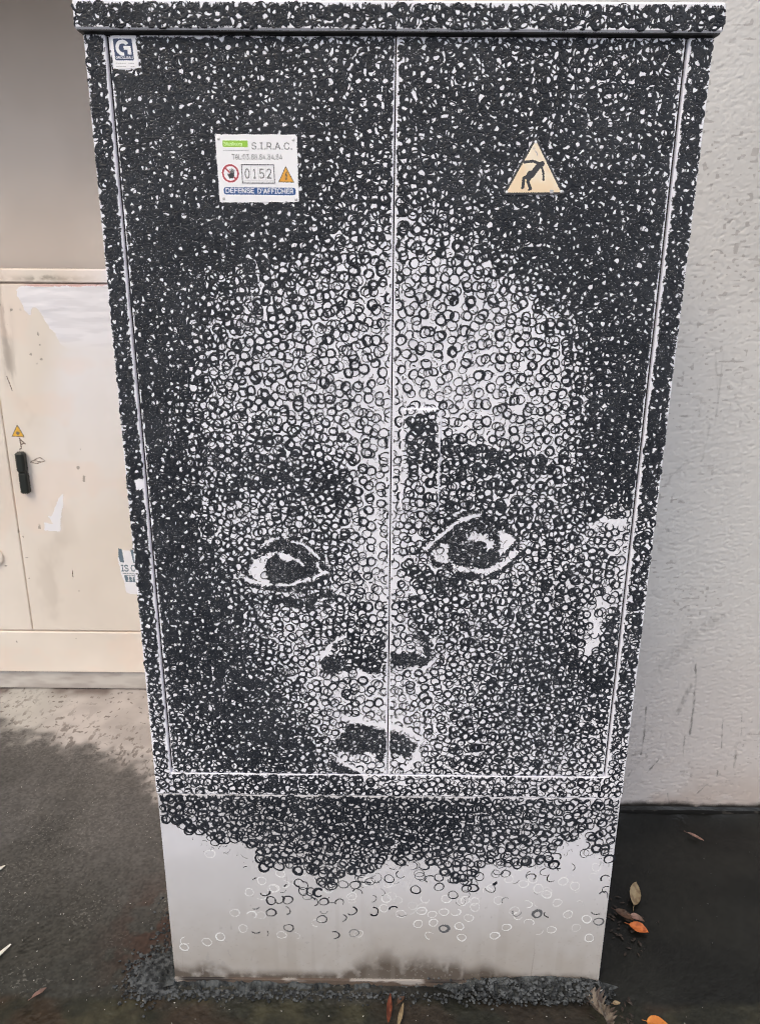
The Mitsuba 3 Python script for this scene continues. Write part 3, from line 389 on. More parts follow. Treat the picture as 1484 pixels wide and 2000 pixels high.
# recess at the left with the soffit above it
t = thing('recess_wall', 'shaded beige recess wall above and behind the cream cabinet', 'wall')
add('back_face', cbox(-3.6, 0.055, 1.75, 1.95, 0.004, 2.64, 0), 'm_recess', t)
add('soffit', cbox(-3.6, 0.055, 1.02, 2.0, 2.645, 2.85, 0.003), 'm_soffit', t)
add('upper_wall', cbox(-3.6, 0.055, 1.0, 1.2, 2.86, 6.0, 0.003), 'm_recess', t)
add('side_face', cbox(-3.85, -3.605, 0.62, 1.95, 0.004, 6.0, 0.003), 'm_recess', t)

# ---------------------------------------------------------------- cream cabinet at the left
CY = 1.30
cc = thing('cream_cabinet', 'cream metal utility cabinet in the recess at the left, paper scraps on its door', 'cabinet')
add('body', cbox(-2.30, -0.40, CY + 0.004, 1.70, 0.086, 1.553, 0.003), 'm_cream', cc)
add('top_cap', cbox(-2.32, -0.38, CY - 0.014, 1.72, 1.5545, 1.5985, 0.004), 'm_cream', cc)
add('door', cbox(-2.285, -1.3665, CY - 0.010, CY + 0.012, 0.2675, 1.5500, 0.0025), 'm_cream', cc)
d2 = add('door', cbox(-1.3630, -0.415, CY - 0.010, CY + 0.012, 0.2675, 1.5500, 0.0025), 'm_cream', cc, label='right door of the cream cabinet with torn paper on it')
add('kick_panel', cbox(-2.30, -0.40, CY - 0.010, CY + 0.012, 0.0860, 0.2600, 0.003), 'm_cream', cc)
add('base', cbox(-2.29, -0.41, CY + 0.006, 1.70, 0.004, 0.0845, 0.003), 'm_plaster_base', cc, label='grey concrete base under the cream cabinet')
# the round lock cover at the left edge of the picture
cyl = trimesh.creation.cylinder(radius=0.034, height=0.012, sections=40)
cyl.apply_transform(trimesh.transformations.rotation_matrix(math.pi / 2, [1, 0, 0]))
cyl.apply_translation((-1.4715, CY - 0.015, 0.570))
rim = trimesh.creation.torus(0.034, 0.004, 40, 10)
rim.apply_transform(trimesh.transformations.rotation_matrix(math.pi / 2, [1, 0, 0]))
rim.apply_translation((-1.4715, CY - 0.016, 0.570))
lc = add('lock_cover', cyl, 'm_cream', f'{cc}__door', smooth=40)
add('cover_rim', rim, 'm_cream', f'{cc}__door', smooth=True)
# handle
hx0, hx1, hz0, hz1 = -1.327, -1.295, 0.822, 0.976
hb = m3.Manifold.hull_points(np.array([(x + sx * 0.004 * (z < 0.9), y, z) for x, sx in ((hx0 - 0.001, 1), (hx1, 1)) for z in (hz0, hz1) for y in (CY - 0.009, CY - 0.034)]))
hd = cbox(hx0, hx1, CY - 0.042, CY - 0.010, 0.9005, hz1, 0.007)
hd2 = cbox(hx0 + 0.0012, hx1 - 0.0005, CY - 0.036, CY - 0.010, hz0, 0.8995, 0.005)
hd3 = cbox(hx0 + 0.004, hx1 - 0.004, CY - 0.035, CY - 0.012, 0.88, 0.92, 0.002)
add('handle', cat_(hd, hd2, hd3), 'm_handle', d2, label='black swing handle')


def ribbon(pts, w, y, thick=0.0004):
    return plate(LineString(pts).buffer(w / 2, 3), y, thick)


SY = CY - 0.0100
scr = [[(-1.3130, 1.022), (-1.3115, 0.990)], [(-1.3120, 1.018), (-1.2960, 1.002)], [(-1.3105, 0.999), (-1.2995, 1.004)], [(-1.318, 0.982), (-1.312, 0.986)],
       [(-1.285, 0.936), (-1.250, 0.953), (-1.238, 0.944)], [(-1.285, 0.934), (-1.262, 0.930), (-1.232, 0.940)], [(-1.270, 0.940), (-1.246, 0.936)], [(-1.328, 1.240), (-1.324, 1.225), (-1.316, 1.192)], [(-1.183, 0.515), (-1.184, 0.489)]]
for i, s in enumerate(scr):
    add('scribble_mark', ribbon(s, 0.0042 if i < 4 else 0.0028, SY, 0.0005), 'm_scribble', d2)

POSTER_P = Polygon([(x, z) for x, z in POSTER]).buffer(0)


def ragged(poly, amp, step, seed):
    """The polygon with a torn, uneven outline."""
    out, L = [], poly.exterior.length
    for k, s in enumerate(np.arange(0, L, step)):
        p = poly.exterior.interpolate(s)
        d = meshkit.fbm(np.array([[p.x * 90, p.y * 90, seed]]), 3)[0] - 0.5
        e = meshkit.fbm(np.array([[p.x * 90, p.y * 90, seed + 31.0]]), 3)[0] - 0.5
        out.append((p.x + amp * d, p.y + amp * e))
    return Polygon(out).buffer(0)


pk = add('torn_poster', plate(ragged(POSTER_P, 0.012, 0.006, 1), SY, 0.0007), 'm_poster', label='large torn white poster remnant at the top of the cream cabinet door', cat='poster')
pk = add('paper_scrap', plate(ragged(Polygon(SCRAP).buffer(0), 0.006, 0.005, 2), SY, 0.0007), 'm_paper', label='small torn white paper scrap in the middle of the cream door', cat='paper scrap')
tn = thing('torn_sticker', 'torn white and blue grey printed sticker beside the painted cabinet edge', 'sticker')
add('paper', plate(ragged(Polygon(TORN).buffer(0), 0.005, 0.005, 3), SY, 0.0006), 'm_paper', tn)
TY = SY - 0.0006
add('printed_block', plate(Polygon([(-1.001, 0.607), (-0.989, 0.604), (-0.984, 0.551), (-0.999, 0.552), (-1.004, 0.575)]), TY, 0.0003), 'm_bluegrey', tn)
add('printed_block', plate(Polygon([(-0.957, 0.603), (-0.940, 0.602), (-0.935, 0.548), (-0.950, 0.549)]), TY, 0.0003), 'm_bluegrey', tn)
add('lettering', words('IS C', -0.998, -0.944, 0.5150, 0.026, TY, bold=True), 'm_bluegrey', tn)
add('printed_rule', plate(Polygon([(-0.993, 0.508), (-0.930, 0.506), (-0.930, 0.503), (-0.992, 0.505)]), TY, 0.0003), 'm_bluegrey', tn)
add('printed_band', plate(Polygon([(-0.990, 0.500), (-0.930, 0.499), (-0.928, 0.4705), (-0.986, 0.472)]), TY, 0.0003), 'm_bluegrey', tn)
add('lettering', words('ITE', -0.978, -0.938, 0.4755, 0.021, TY - 0.0003, bold=True), 'm_paper', tn)
tr = thing('hazard_sticker', 'small yellow triangular hazard sticker above the black handle', 'sticker')
tp = Polygon(TRI)
add('border', plate(tp, SY, 0.0005), 'm_scribble', tr)
add('face', plate(tp.buffer(-0.0026), SY - 0.0005, 0.0003), 'm_yellow2', tr)
star = Polygon([(-1.3168 + (0.0085 if k % 2 else 0.0045) * math.sin(k * math.pi / 8), 1.0405 + (0.0085 if k % 2 else 0.0045) * math.cos(k * math.pi / 8)) for k in range(16)])
add('symbol', plate(star, SY - 0.0008, 0.0003), 'm_scribble', tr)

# ---------------------------------------------------------------- the painted cabinet
sc = thing('street_cabinet', 'tall street cabinet painted with a face made of black rings on white', 'cabinet')
BODY = cat_(cbox(-0.499, 0.499, 0.014, 0.45, 0.5275, 1.972, 0.002), cbox(-0.500, -0.4658, 0, 0.024, 0.5270, 1.9600, 0.0015), cbox(0.4604, 0.500, 0, 0.024, 0.5270, 1.9600, 0.0015),
            cbox(-0.4656, 0.4602, 0, 0.024, 0.5270, 0.5797, 0.0012))
add('body', BODY, 'm_white', sc)
add('roof', cbox(-0.5085, 0.5075, -0.014, 0.465, 1.9640, 2.0055, 0.003), 'm_white', sc, label='overhanging lid of the painted cabinet')
add('gap_shade', cat_(cbox(-0.4654, -0.4580, 0.0105, 0.0135, 0.585, 1.9595, 0), cbox(-0.0070, -0.0002, 0.0110, 0.0135, 0.585, 1.9595, 0), cbox(0.4530, 0.4602, 0.0105, 0.0135, 0.585, 1.9595, 0), cbox(-0.4985, 0.4985, 0.0010, 0.0120, 1.9606, 1.9690, 0)), 'm_hollow_shade', sc)  # added dark strips: shade of the door gaps and below the roof
add('roof__lid_shade', cbox(-0.5050, 0.5040, -0.0110, 0.10, 1.9622, 1.9645, 0), 'm_hollow_shade', sc)  # thin dark sheet, the overhang's shadow put in as colour
dl = add('door', cbox(-0.4604, -0.0048, 0, 0.012, 0.5815, 1.9595, 0.0016), 'm_white', sc)
dR = add('door', cbox(-0.0024, 0.4550, 0, 0.012, 0.5815, 1.9595, 0.0016), 'm_white', sc)
PL = add('plinth', cbox(-0.4985, 0.4985, 0.0015, 0.448, 0.012, 0.5245, 0.0015), 'm_plinth', sc, label='grey white plinth with dirt along its foot')
fl = cbox(-0.4985, 0.4985, -0.0035, 0.44, -0.01, 0.0135, 0.001)
add('base_flange', fl, 'm_flange', sc, label='corroded flange at the foot of the plinth')
LX0, LX1, LZ0, LZ1 = 0.0165, 0.0860, 1.1730, 1.3640
lockp = plate(rrect(LX0, LX1, LZ0, LZ1, 0.004).difference(Point(0.0495, 1.2665).buffer(0.0048, 8)), 0.0, 0.0035)
lk = add('lock_plate', lockp, 'm_white', dR, label='raised rectangular lock plate with a keyhole')
kh = trimesh.creation.cylinder(radius=0.0054, height=0.002, sections=20)
kh.apply_transform(trimesh.transformations.rotation_matrix(math.pi / 2, [1, 0, 0]))
kh.apply_translation((0.0495, -0.0006, 1.2665))
add('keyhole', kh, 'm_hollow_shade', dR)

# ---- the picture: white fraction wanted at each millimetre of the front
NX, NZ, X0 = 1040, 2020, -0.520
px = X0 + (np.arange(NX) + 0.5) * 0.001
pz = (np.arange(NZ) + 0.5) * 0.001
tn_ = np.array(TONE)
q = np.stack(np.meshgrid(px[::8], pz[::8], indexing='ij'), -1)
lin, nea = LinearNDInterpolator(tn_[:, :2], tn_[:, 2]), NearestNDInterpolator(tn_[:, :2], tn_[:, 2])
wf = lin(q)
wf = np.where(np.isnan(wf), nea(q), wf)
wf = gaussian_filter(wf, 1.6)
white = np.kron(wf, np.ones((8, 8)))[:NX, :NZ]
white = gaussian_filter(white, 5)
white = np.where(white < 0.2, white * (1.05 + 0.17 * white / 0.2), white * (1.22 + 0.14 * np.clip((white - 0.2) / 0.12, 0, 1)))
white = np.minimum(white, 0.70)
detail = np.zeros((NX, NZ), bool)
clear = np.zeros((NX, NZ), bool)
PX, PZ = np.meshgrid(px, pz, indexing='ij')


def inside(poly, X, Z):
    c = np.zeros(X.shape, bool)
    n = len(poly)
    for i in range(n):
        (x1, z1), (x2, z2) = poly[i], poly[(i + 1) % n]
        if z1 != z2:
            c ^= ((z1 > Z) != (z2 > Z)) & (X < (x2 - x1) * (Z - z1) / (z2 - z1) + x1)
    return c


def dist(line, X, Z):
    d = np.full(X.shape, 9.0)
    for (x1, z1), (x2, z2) in zip(line, line[1:]):
        dx, dz = x2 - x1, z2 - z1
        t = np.clip(((X - x1) * dx + (Z - z1) * dz) / max(dx * dx + dz * dz, 1e-12), 0, 1)
        d = np.minimum(d, np.hypot(X - x1 - t * dx, Z - z1 - t * dz))
    return d


def window(pts, m):
    a = np.array(pts)
    i0, i1 = [int(np.clip((v - X0) / 0.001, 0, NX)) for v in (a[:, 0].min() - m, a[:, 0].max() + m)]
    j0, j1 = [int(np.clip(v / 0.001, 0, NZ)) for v in (a[:, 1].min() - m, a[:, 1].max() + m)]
    return slice(i0, i1), slice(j0, j1)


wob = 0.0030 * (meshkit.fbm(np.stack([PX * 120, PZ * 120, PX * 0], -1), 2) - 0.5)
for kind, val, width, pts in FEAT:
    s = window(pts, width + 0.03)
    X, Z = PX[s], PZ[s]
    if kind in ('fill', 'tone'):
        a = gaussian_filter(inside(pts, X + wob[s], Z + wob[s]).astype(float), 0.7)
    else:
        soft = 0.15 if val > 0.8 else 0.5
        d = dist(pts, X, Z) + 2 * wob[s]
        a = np.clip((width / 2 * (1 + soft) - d) / (width * soft + 1e-9), 0, 1)
    white[s] = white[s] * (1 - a) + val * a
    if width < 0.013 and kind != 'tone':
        detail[s] |= a > 0.1
clear |= white > 0.80
white[:, :525] *= 0.80
want = 1 - white                                                    # black wanted
sharp = gaussian_filter(detail.astype(float), 2) > 0.4
detail = gaussian_filter(detail.astype(float), 4) > 0.1

# ---- which panel each millimetre belongs to, less the bare edges along the gaps
N1 = meshkit.fbm(np.stack([PX * 75, PZ * 75, PX * 0 + 2], -1), 2) - 0.5
N2 = meshkit.fbm(np.stack([PX * 75, PZ * 75, PX * 0 + 8], -1), 2) - 0.5
pan = np.zeros((NX, NZ), np.int8)


def mark(k, x0, x1, z0, z1, l=0.001, r=0.001, b=0.001, t=0.001, amp=0.004):
    pan[(PX > x0 + l + amp * N1) & (PX < x1 - r + amp * N1) & (PZ > z0 + b + amp * N2) & (PZ < z1 - t + amp * N2)] = k


mark(5, -0.5085, 0.5075, 1.9640, 2.0055, 0, 0, 0.002, 0.0035, 0.004)
mark(3, -0.5000, -0.4658, 0.5270, 1.9600, 0.0006, 0.0022, 0.003, 0.001, 0.004)
mark(3, 0.4604, 0.5000, 0.5270, 1.9600, 0.0022, 0.0006, 0.003, 0.001, 0.004)
pan[(pan == 3) & (PZ > 0.585 + 0.004 * N1) & (np.abs(PX) < 0.4595)] = 0
mark(3, -0.4900, 0.4900, 0.5270, 0.5797, 0, 0, 0.0008, 0.0014, 0.003)
mark(1, -0.4604, -0.0048, 0.5815, 1.9595, 0.0010, 0.0018, 0.0004, 0.0010, 0.003)
mark(2, -0.0024, 0.4550, 0.5815, 1.9595, 0.0022, 0.0016, 0.0004, 0.0010, 0.003)
fr = np.array(FRINGE)
fz = np.interp(px, fr[:, 0], fr[:, 1])
mark(4, -0.4985, 0.4985, 0.26, 0.5245, 0.001, 0.001, 0, 0.0010, 0.003)
middle = ~((PZ < 0.5245) & (PZ < fz[:, None] + 0.012 + 0.060 * (meshkit.fbm(np.stack([PX * 30, PZ * 30, PX * 0 + 5], -1), 2) - 0.5)))
below = (pan == 4) & (PZ < fz[:, None] - 0.034)
fringe_zone = (pan == 4) & (PZ < fz[:, None] + 0.012)
want[fringe_zone] = 0.60
pan[below] = 7                                                      # bare plinth: only the single rings
pan[(PX > LX0 - 0.001) & (PX < LX1 + 0.001) & (PZ > LZ0 - 0.001) & (PZ < LZ1 + 0.001)] = 0
mark(6, LX0, LX1, LZ0, LZ1, -0.0005, 0.001, -0.0005, -0.0005, 0.006)
SIGN = np.array([(-0.2990, 1.8170), (-0.1645, 1.8170), (-0.1635, 1.7140), (-0.2960, 1.7125)])
TRIA = np.array([(0.2272, 1.8150), (0.1795, 1.7285), (0.2785, 1.7300)])
GPOS = np.array([(-0.4565, 1.9580), (-0.4180, 1.9580), (-0.4155, 1.9125), (-0.4555, 1.9110)])
for poly, grow in ((SIGN, -0.0024), (TRIA, 0.0008), (GPOS, 0.0006)):
    g = np.array(Polygon(poly).buffer(grow).exterior.coords)
    pan[inside(g[:-1].tolist(), PX + 0.5 * wob, PZ + 0.5 * wob)] = 0
pan[np.hypot(PX - 0.0495, PZ - 1.2665) < 0.0058] = 0
okay = (pan > 0) & (pan < 7) & ~clear

# ---- lay the rings: each one is kept if it brings its surroundings nearer to the wanted tone
cov = np.zeros((NX, NZ), bool)
EL = []                                                              # x, z, radius, stroke, start, span, height, wobble a, wobble b, whole ring?
R_ = 17
oi, oj = np.meshgrid(np.arange(-R_, R_ + 1), np.arange(-R_, R_ + 1), indexing='ij')
HZ = np.linspace(0, 1, 4)


def lay(n, rad, stroke, span, gain, need_detail=False, hgt=(0.0006, 0.0014), strict=0.25, wide=0.004, seed=0):
    r = np.random.default_rng(seed)
    ci = r.integers(R_ + 1, NX - R_ - 1, n)
    cj = r.integers(R_ + 1 + 250, NZ - R_ - 1, n)
    if need_detail:
        spots = np.argwhere(detail & okay)
        spots = spots[(spots[:, 0] > R_) & (spots[:, 0] < NX - R_ - 1)]
        ci, cj = spots[r.integers(0, len(spots), n)].T
    U = r.random((n, 8))
    dmap = None
    kept = 0
    for k in range(n):
        i, j = ci[k], cj[k]
        if not okay[i, j] and r.random() < 0.5:
            continue
        if need_detail and not detail[i, j] or not middle[i, j] or (sharp[i, j] and rad[0] > 0.007):
            continue
        rr = (rad[0] + (rad[1] - rad[0]) * U[k, 0]) * (1.14 if pz[j] < 0.53 else 1.0)
        st = (stroke[0] + (stroke[1] - stroke[0]) * U[k, 1] ** 1.3) * (1.2 if pz[j] < 0.53 else 1.0)
        sp = span[0] + (span[1] - span[0]) * U[k, 2]
        t0 = U[k, 3] * 2 * np.pi
        w = int(np.ceil(rr * 1000 + 3))
        s = (slice(i - w, i + w + 1), slice(j - w, j + w + 1))
        a, b = oi[R_ - w:R_ + w + 1, R_ - w:R_ + w + 1], oj[R_ - w:R_ + w + 1, R_ - w:R_ + w + 1]
        okw = okay[s]
        wc = want[s] * okw
        cw = cov[s]
        if (wc.sum() - (cw & okw).sum()) < 4:
            continue
        rho = np.hypot(a, b) * 0.001
        th = np.arctan2(b, a)
        rt = rr * (1 + 0.07 * np.sin(2 * th + 6.28 * U[k, 5]) + 0.04 * np.sin(3 * th + 6.28 * U[k, 6]))
        wt = st * (1 + 0.35 * np.sin(th + 6.28 * U[k, 5]))
        m = np.abs(rho - rt) < wt / 2
        if sp < 6.28:
            m &= ((th - t0) % (2 * np.pi)) < sp
        m &= okw
        new = m & ~cw
        nn = new.sum()
        if nn < 3:
            continue
        if wide > 0.005:
            w2 = int((rr + wide) * 1000)
            i0, i1, j0, j1 = max(i - w2, 0), min(i + w2 + 1, NX), max(j - w2, 0), min(j + w2 + 1, NZ)
            lack = ((want[i0:i1, j0:j1] - cov[i0:i1, j0:j1]) * okay[i0:i1, j0:j1]).mean() * math.pi * (rr * 1000 + 4) ** 2 * (0.75 + 0.5 * U[k, 4])
        else:
            near = rho < (rr + 0.004)
            lack = ((want[s] - cw) * (near & okw)).sum()
        local = (want[s][new]).sum()
        if lack * gain > nn and local > strict * nn:
            cov[s] |= m
            h = hgt[0] + (hgt[1] - hgt[0]) * U[k, 7] ** 1.5 + 0.00035 * (kept % 97) / 97
            h *= 1.15 - 0.45 * want[i, j]
            EL.append((px[i], pz[j], rr, st, t0, min(sp, 2 * np.pi), h, 6.28 * U[k, 5], 6.28 * U[k, 6], sp >= 6.28))
            kept += 1
    return kept


TAU = 6.2832
# fine work first: short strokes and small loops where the drawing needs them, then the rings
k2 = lay(20000, (0.0040, 0.0068), (0.0017, 0.0028), (1.0, 5.0), 1.25, True, seed=2, strict=0.55)
k4 = lay(14000, (0.0010, 0.0022), (0.0026, 0.0040), (TAU, TAU), 1.4, True, seed=4, strict=0.8)
k1 = lay(60000, (0.0070, 0.0092), (0.0020, 0.0047), (TAU, TAU), 1.35, wide=0.0062, seed=1)
k3 = lay(16000, (0.0072, 0.0094), (0.0018, 0.0034), (1.5, 4.5), 1.2, wide=0.007, seed=3)
k5 = lay(12000, (0.0030, 0.0070), (0.0017, 0.0028), (0.8, 2.2), 1.1, seed=5)
# paint that has run together closes the smallest gaps
from scipy.ndimage import label as regions, find_objects
lab, _n = regions(okay & ~cov)
r = np.random.default_rng(21)
k6 = 0
sizes = np.bincount(lab.ravel())
for q_, s in enumerate(find_objects(lab), 1):
    a_, (i0, j0) = sizes[q_], (s[0].start, s[1].start)
    m = lab[s] == q_
    cw_, ch_ = m.shape
    wl = white[i0 + cw_ // 2, j0 + ch_ // 2]
    if a_ <= (6 if wl < 0.2 else 4):
        ci, cj = np.argwhere(m).mean(0)
        rad = max(cw_, ch_) / 2 * 0.001 + 0.0006
        EL.append((px[i0] + ci * 0.001, pz[j0] + cj * 0.001, rad * 0.5, rad * 1.1, r.random() * TAU, 2 * np.pi, r.uniform(0.0005, 0.0010), 0.0, 1.0, False))
        cov[s] |= m
        k6 += 1
# a few hair-thin strokes where the white shows
r = np.random.default_rng(11)
for k in range(11000):
    i, j = r.integers(20, NX - 20), r.integers(340, NZ - 20)
    if okay[i, j] and white[i, j] > 0.16 and r.random() < 1.5 * white[i, j]:
        EL.append((px[i], pz[j], r.uniform(0.006, 0.016), r.uniform(0.0005, 0.0012), r.random() * TAU, r.uniform(0.5, 1.5), r.uniform(0.0003, 0.0006), r.random() * TAU, r.random() * TAU, False))
print('rings', k1, k2, k3, k4, k5, k6, 'black', cov[okay].mean(), 'wanted', want[okay].mean())

# ---- rings to meshes
E_ = np.array([e[:9] for e in EL])
WHOLE = np.array([e[9] for e in EL])
FACE_Y = np.array([0, 0, 0, 0, 0.0015, -0.014, -0.0035, 0.0015])


def strokes(E, S, look=None, off=0.0):
    """Vertices (n, S + 1, 4, 3), faces-alive (n, S) and the panel of each station."""
    n = len(E)
    th = E[:, 4:5] + E[:, 5:6] * np.linspace(0, 1, S + 1)[None]
    rt = E[:, 2:3] * (1 + 0.07 * np.sin(2 * th + E[:, 7:8]) + 0.04 * np.sin(3 * th + E[:, 8:9]))
    wt = E[:, 3:4] * (1 + 0.35 * np.sin(th + E[:, 7:8])) * (1 + 0.12 * np.sin(7 * th + 3 * E[:, 8:9]))
    cx, cz = E[:, 0:1] + rt * np.cos(th), E[:, 1:2] + rt * np.sin(th)
    I = np.clip(((cx - X0) / 0.001).astype(int), 0, NX - 1)
    J = np.clip((cz / 0.001).astype(int), 0, NZ - 1)
    if look is None:
        P = np.where(okay[I, J], pan[I, J], 0)
    else:
        P = np.full(I.shape, look)
    live = (P[:, 1:] == P[:, :-1]) & (P[:, 1:] > 0)
    hh = E[:, 6:7] * (1 + 0.22 * np.sin(5 * th + E[:, 7:8] * 2) + 0.15 * np.sin(3 * th + E[:, 8:9]))
    full = (E[:, 5:6] > 6.28)
    lonely = np.zeros_like(hh)
    lonely[:, 0] = np.where(full[:, 0] & live[:, -1], 0, 1)
    lonely[:, -1] = np.where(full[:, 0] & live[:, 0], 0, 1)
    lonely[:, 1:-1] = (~live[:, 1:] | ~live[:, :-1])
    hh = hh * (1 - 0.85 * lonely)
    wt = wt * (1 - 0.45 * lonely)
    y0 = FACE_Y[P]
    V_ = np.zeros((n, S + 1, 4, 3))
    for c, (k, hf) in enumerate(((-0.5, -0.3), (-0.24, 1.0), (0.24, 0.93), (0.5, -0.3))):
        rr = rt + k * wt
        V_[:, :, c, 0] = E[:, 0:1] + rr * np.cos(th)
        V_[:, :, c, 2] = E[:, 1:2] + rr * np.sin(th)
        V_[:, :, c, 1] = y0 + (0.0003 if hf < 0 else -hh * hf) - off
    return V_, live, P


def quads(n, S):
    b = (np.arange(n)[:, None, None] * (S + 1) + np.arange(S)[None, :, None]) * 4 + np.arange(3)[None, None]
    return np.stack([b, b + 1, b + 5, b + 4], -1)                    # (n, S, 3, 4)


def tidy(v, f):
    u, inv = np.unique(f, return_inverse=True)
    return v[u], inv.reshape(f.shape)


OWN = {1: dl, 2: dR, 3: f'{sc}__body', 4: PL, 5: f'{sc}__roof', 6: lk}
# the whole rings that can best be picked out: late ones, in the lighter parts
whole = np.where(WHOLE)[0]
ii = np.clip(((E_[whole, 0] - X0) / 0.001).astype(int), 0, NX - 1)
jj = np.clip((E_[whole, 1] / 0.001).astype(int), 0, NZ - 1)
V0, live0, P0 = strokes(E_[whole], 18)
same = live0.all(1)
score = white[ii, jj] + 0.25 * E_[whole, 3] / 0.004 + 0.2 * (E_[whole, 2] > 0.0085)
quota = {1: 95, 2: 95, 3: 14, 4: 26}
picked = []
for p_, qn in quota.items():
    c = np.where(same & (P0[:, 0] == p_) & (E_[whole, 2] > 0.0074))[0]
    picked += whole[c[np.argsort(-score[c])[:qn]]].tolist()
picked = np.array(sorted(picked))
E_[picked, 6] += 0.0006                                              # these lie on top
rest = np.setdiff1d(np.arange(len(EL)), picked)
big = rest[E_[rest, 5] > 4.6]
small = rest[E_[rest, 5] <= 4.6]
mesh_v, mesh_f = {k: [] for k in OWN}, {k: [] for k in OWN}
for idx, S in ((big, 16), (small, 6)):
    V_, live, P = strokes(E_[idx], S)
    Q = quads(len(idx), S)
    flat = V_.reshape(-1, 3)
    for k in OWN:
        sel = Q[live & (P[:, :-1] == k)].reshape(-1, 4)
        if len(sel):
            vv, ff = tidy(flat, sel)
            mesh_f[k].append(ff + sum(len(x) for x in mesh_v[k]))
            mesh_v[k].append(vv)
tris = 0
for k, own in OWN.items():
    if mesh_v[k]:
        own_key = own if own.count('__') < 2 else own.rsplit('__', 1)[0]
        tris += 2 * sum(len(x) for x in mesh_f[k])
        add('ring_paint', (np.vstack(mesh_v[k]), np.vstack(mesh_f[k])), 'm_paint', own_key, smooth=True, kind='stuff')
print('ring triangles', tris)
Vp, livep, Pp = strokes(E_[picked], 18)
Qp = quads(1, 18).reshape(-1, 4)
for n_, e in enumerate(picked):
    add('paint_ring', (Vp[n_].reshape(-1, 3), Qp), 'm_paint', OWN[int(Pp[n_, 0])], smooth=True)


# single rings on the bare plinth: black, thin, grey and the pale ghosts
def single(x, z, st, t0, span, m, h, seed):
    rr = np.random.default_rng(seed)
    rad = rr.uniform(0.0098, 0.0110)
    # angles in ISO run in the picture's sense; start at t0, counter-clockwise in x, z
    e = np.array([[x, z, rad, st, -math.radians(t0 + span), math.radians(span) if span < 360 else 2 * math.pi, h, rr.random() * 6.28, rr.random() * 6.28]])
    V_, _, _ = strokes(e, 20, look=4)
    add('paint_ring', (V_.reshape(-1, 3), quads(1, 20).reshape(-1, 4)), m, PL, smooth=True)


for n_, (x, z, st, t0, span, g) in enumerate(ISO):
    single(x, z, st * 0.00140, t0, span, 'm_greypaint' if g or st < 1.6 else 'm_paint', 0.0007, 100 + n_)
rr = np.random.default_rng(77)
for n_ in range(54):
    x = rr.uniform(-0.24, 0.47)
    z = float(np.interp(x, fr[:, 0], fr[:, 1])) - 0.004 - abs(rr.normal()) * 0.030
    single(x, z, rr.uniform(0.0014, 0.0036), rr.uniform(0, 360), 360 if rr.random() < 0.3 else rr.uniform(60, 280), 'm_paint' if rr.random() < 0.6 else 'm_greypaint', 0.0006, 800 + n_)
for n_ in range(46):
    single(rr.uniform(-0.30, 0.47), 0.27 + rr.normal() * 0.055, rr.uniform(0.0010, 0.0022), rr.uniform(0, 360), 360 if rr.random() < 0.5 else rr.uniform(90, 300), 'm_ghostpaint' if rr.random() < 0.6 else 'm_palepaint', 0.0003, 900 + n_)
for n_, (x, z) in enumerate(PALE):
    single(x, z, 0.0017 + 0.0006 * (n_ % 3), 37 * n_, 360 if n_ % 4 else 230, 'm_palepaint', 0.00035, 400 + n_)

# ---------------------------------------------------------------- signs on the painted cabinet
SGY = -0.0012
sg = thing('information_sign', 'white rectangular sign with green, red and blue markings on the left door', 'sign')


def sp(px_, py_):
    """A point of the sign plate from its own print layout (units of its artwork, 1325 by 1050)."""
    t = (py_ - 90) / 1050.0
    lx = -0.2990 + 0.0035 * t
    return lx + (px_ - 55 - 45 * t) / (1325 - 45 * t) * (0.1352 - 0.0025 * t), 1.8170 - 0.1037 * t


def spoly(pts):
    return Polygon([sp(*p) for p in pts])


add('panel', plate(ragged(Polygon(SIGN), 0.0022, 0.004, 5), 0.0, 0.0012), 'm_sign', sg)
for a, b in ((115, 160), (1318, 170), (160, 1085), (1330, 1092)):
    x, z = sp(a, b)
    s_ = trimesh.creation.icosphere(subdivisions=2, radius=0.0024)
    s_.apply_scale((1, 0.5, 1))
    s_.apply_translation((x, SGY, z))
    add('rivet', s_, 'm_rivet', sg, smooth=True)
a_ = spoly([(175, 185), (580, 185), (580, 330), (180, 330)])
add('logo_label', plate(a_, SGY, 0.0006), 'm_sign', sg)
add('logo_shadow_line', plate(spoly([(178, 326), (598, 326), (598, 338), (178, 338)]), SGY, 0.0005), 'm_ink_pale', sg)
gl = add('green_bar', plate(spoly([(175, 185), (580, 185), (580, 285), (178, 285)]), SGY - 0.0006, 0.0003), 'm_green', sg)
x0, z0 = sp(195, 262)
x1, _ = sp(492, 262)
add('town_name', words('Strasbourg', x0, x1, z0, 0.0052, SGY - 0.0009, bold=True), 'm_lightgreen', sg)
x0, z0 = sp(640, 318)
x1, _ = sp(1292, 318)
add('service_name', words('S.I.R.A.C.', x0, x1, z0, 0.0105, SGY, 0.0004), 'm_ink_grey', sg)
x0, z0 = sp(318, 474)
x1, _ = sp(1128, 474)
add('phone_number', words('Tél.:03.88.84.84.84', x0, x1, z0, 0.0082, SGY, 0.0004), 'm_ink_grey', sg)
cx_, cz_ = sp(283, 690)
circ = Point(cx_, cz_).buffer(0.0140, 16)
ban = circ.difference(Point(cx_, cz_).buffer(0.0113, 16))
bar = LineString([(cx_ - 0.0088, cz_ + 0.0088), (cx_ + 0.0088, cz_ - 0.0088)]).buffer(0.00125)
hand = Polygon([(cx_ + 0.0012 + dx, cz_ - 0.0078 + dz) for dx, dz in [(-0.003, 0), (0.003, 0.0004), (0.0048, 0.004), (0.0050, 0.0085), (-0.0008, 0.0090), (-0.0030, 0.0064), (-0.0062, 0.0078), (-0.0066, 0.0066)]])
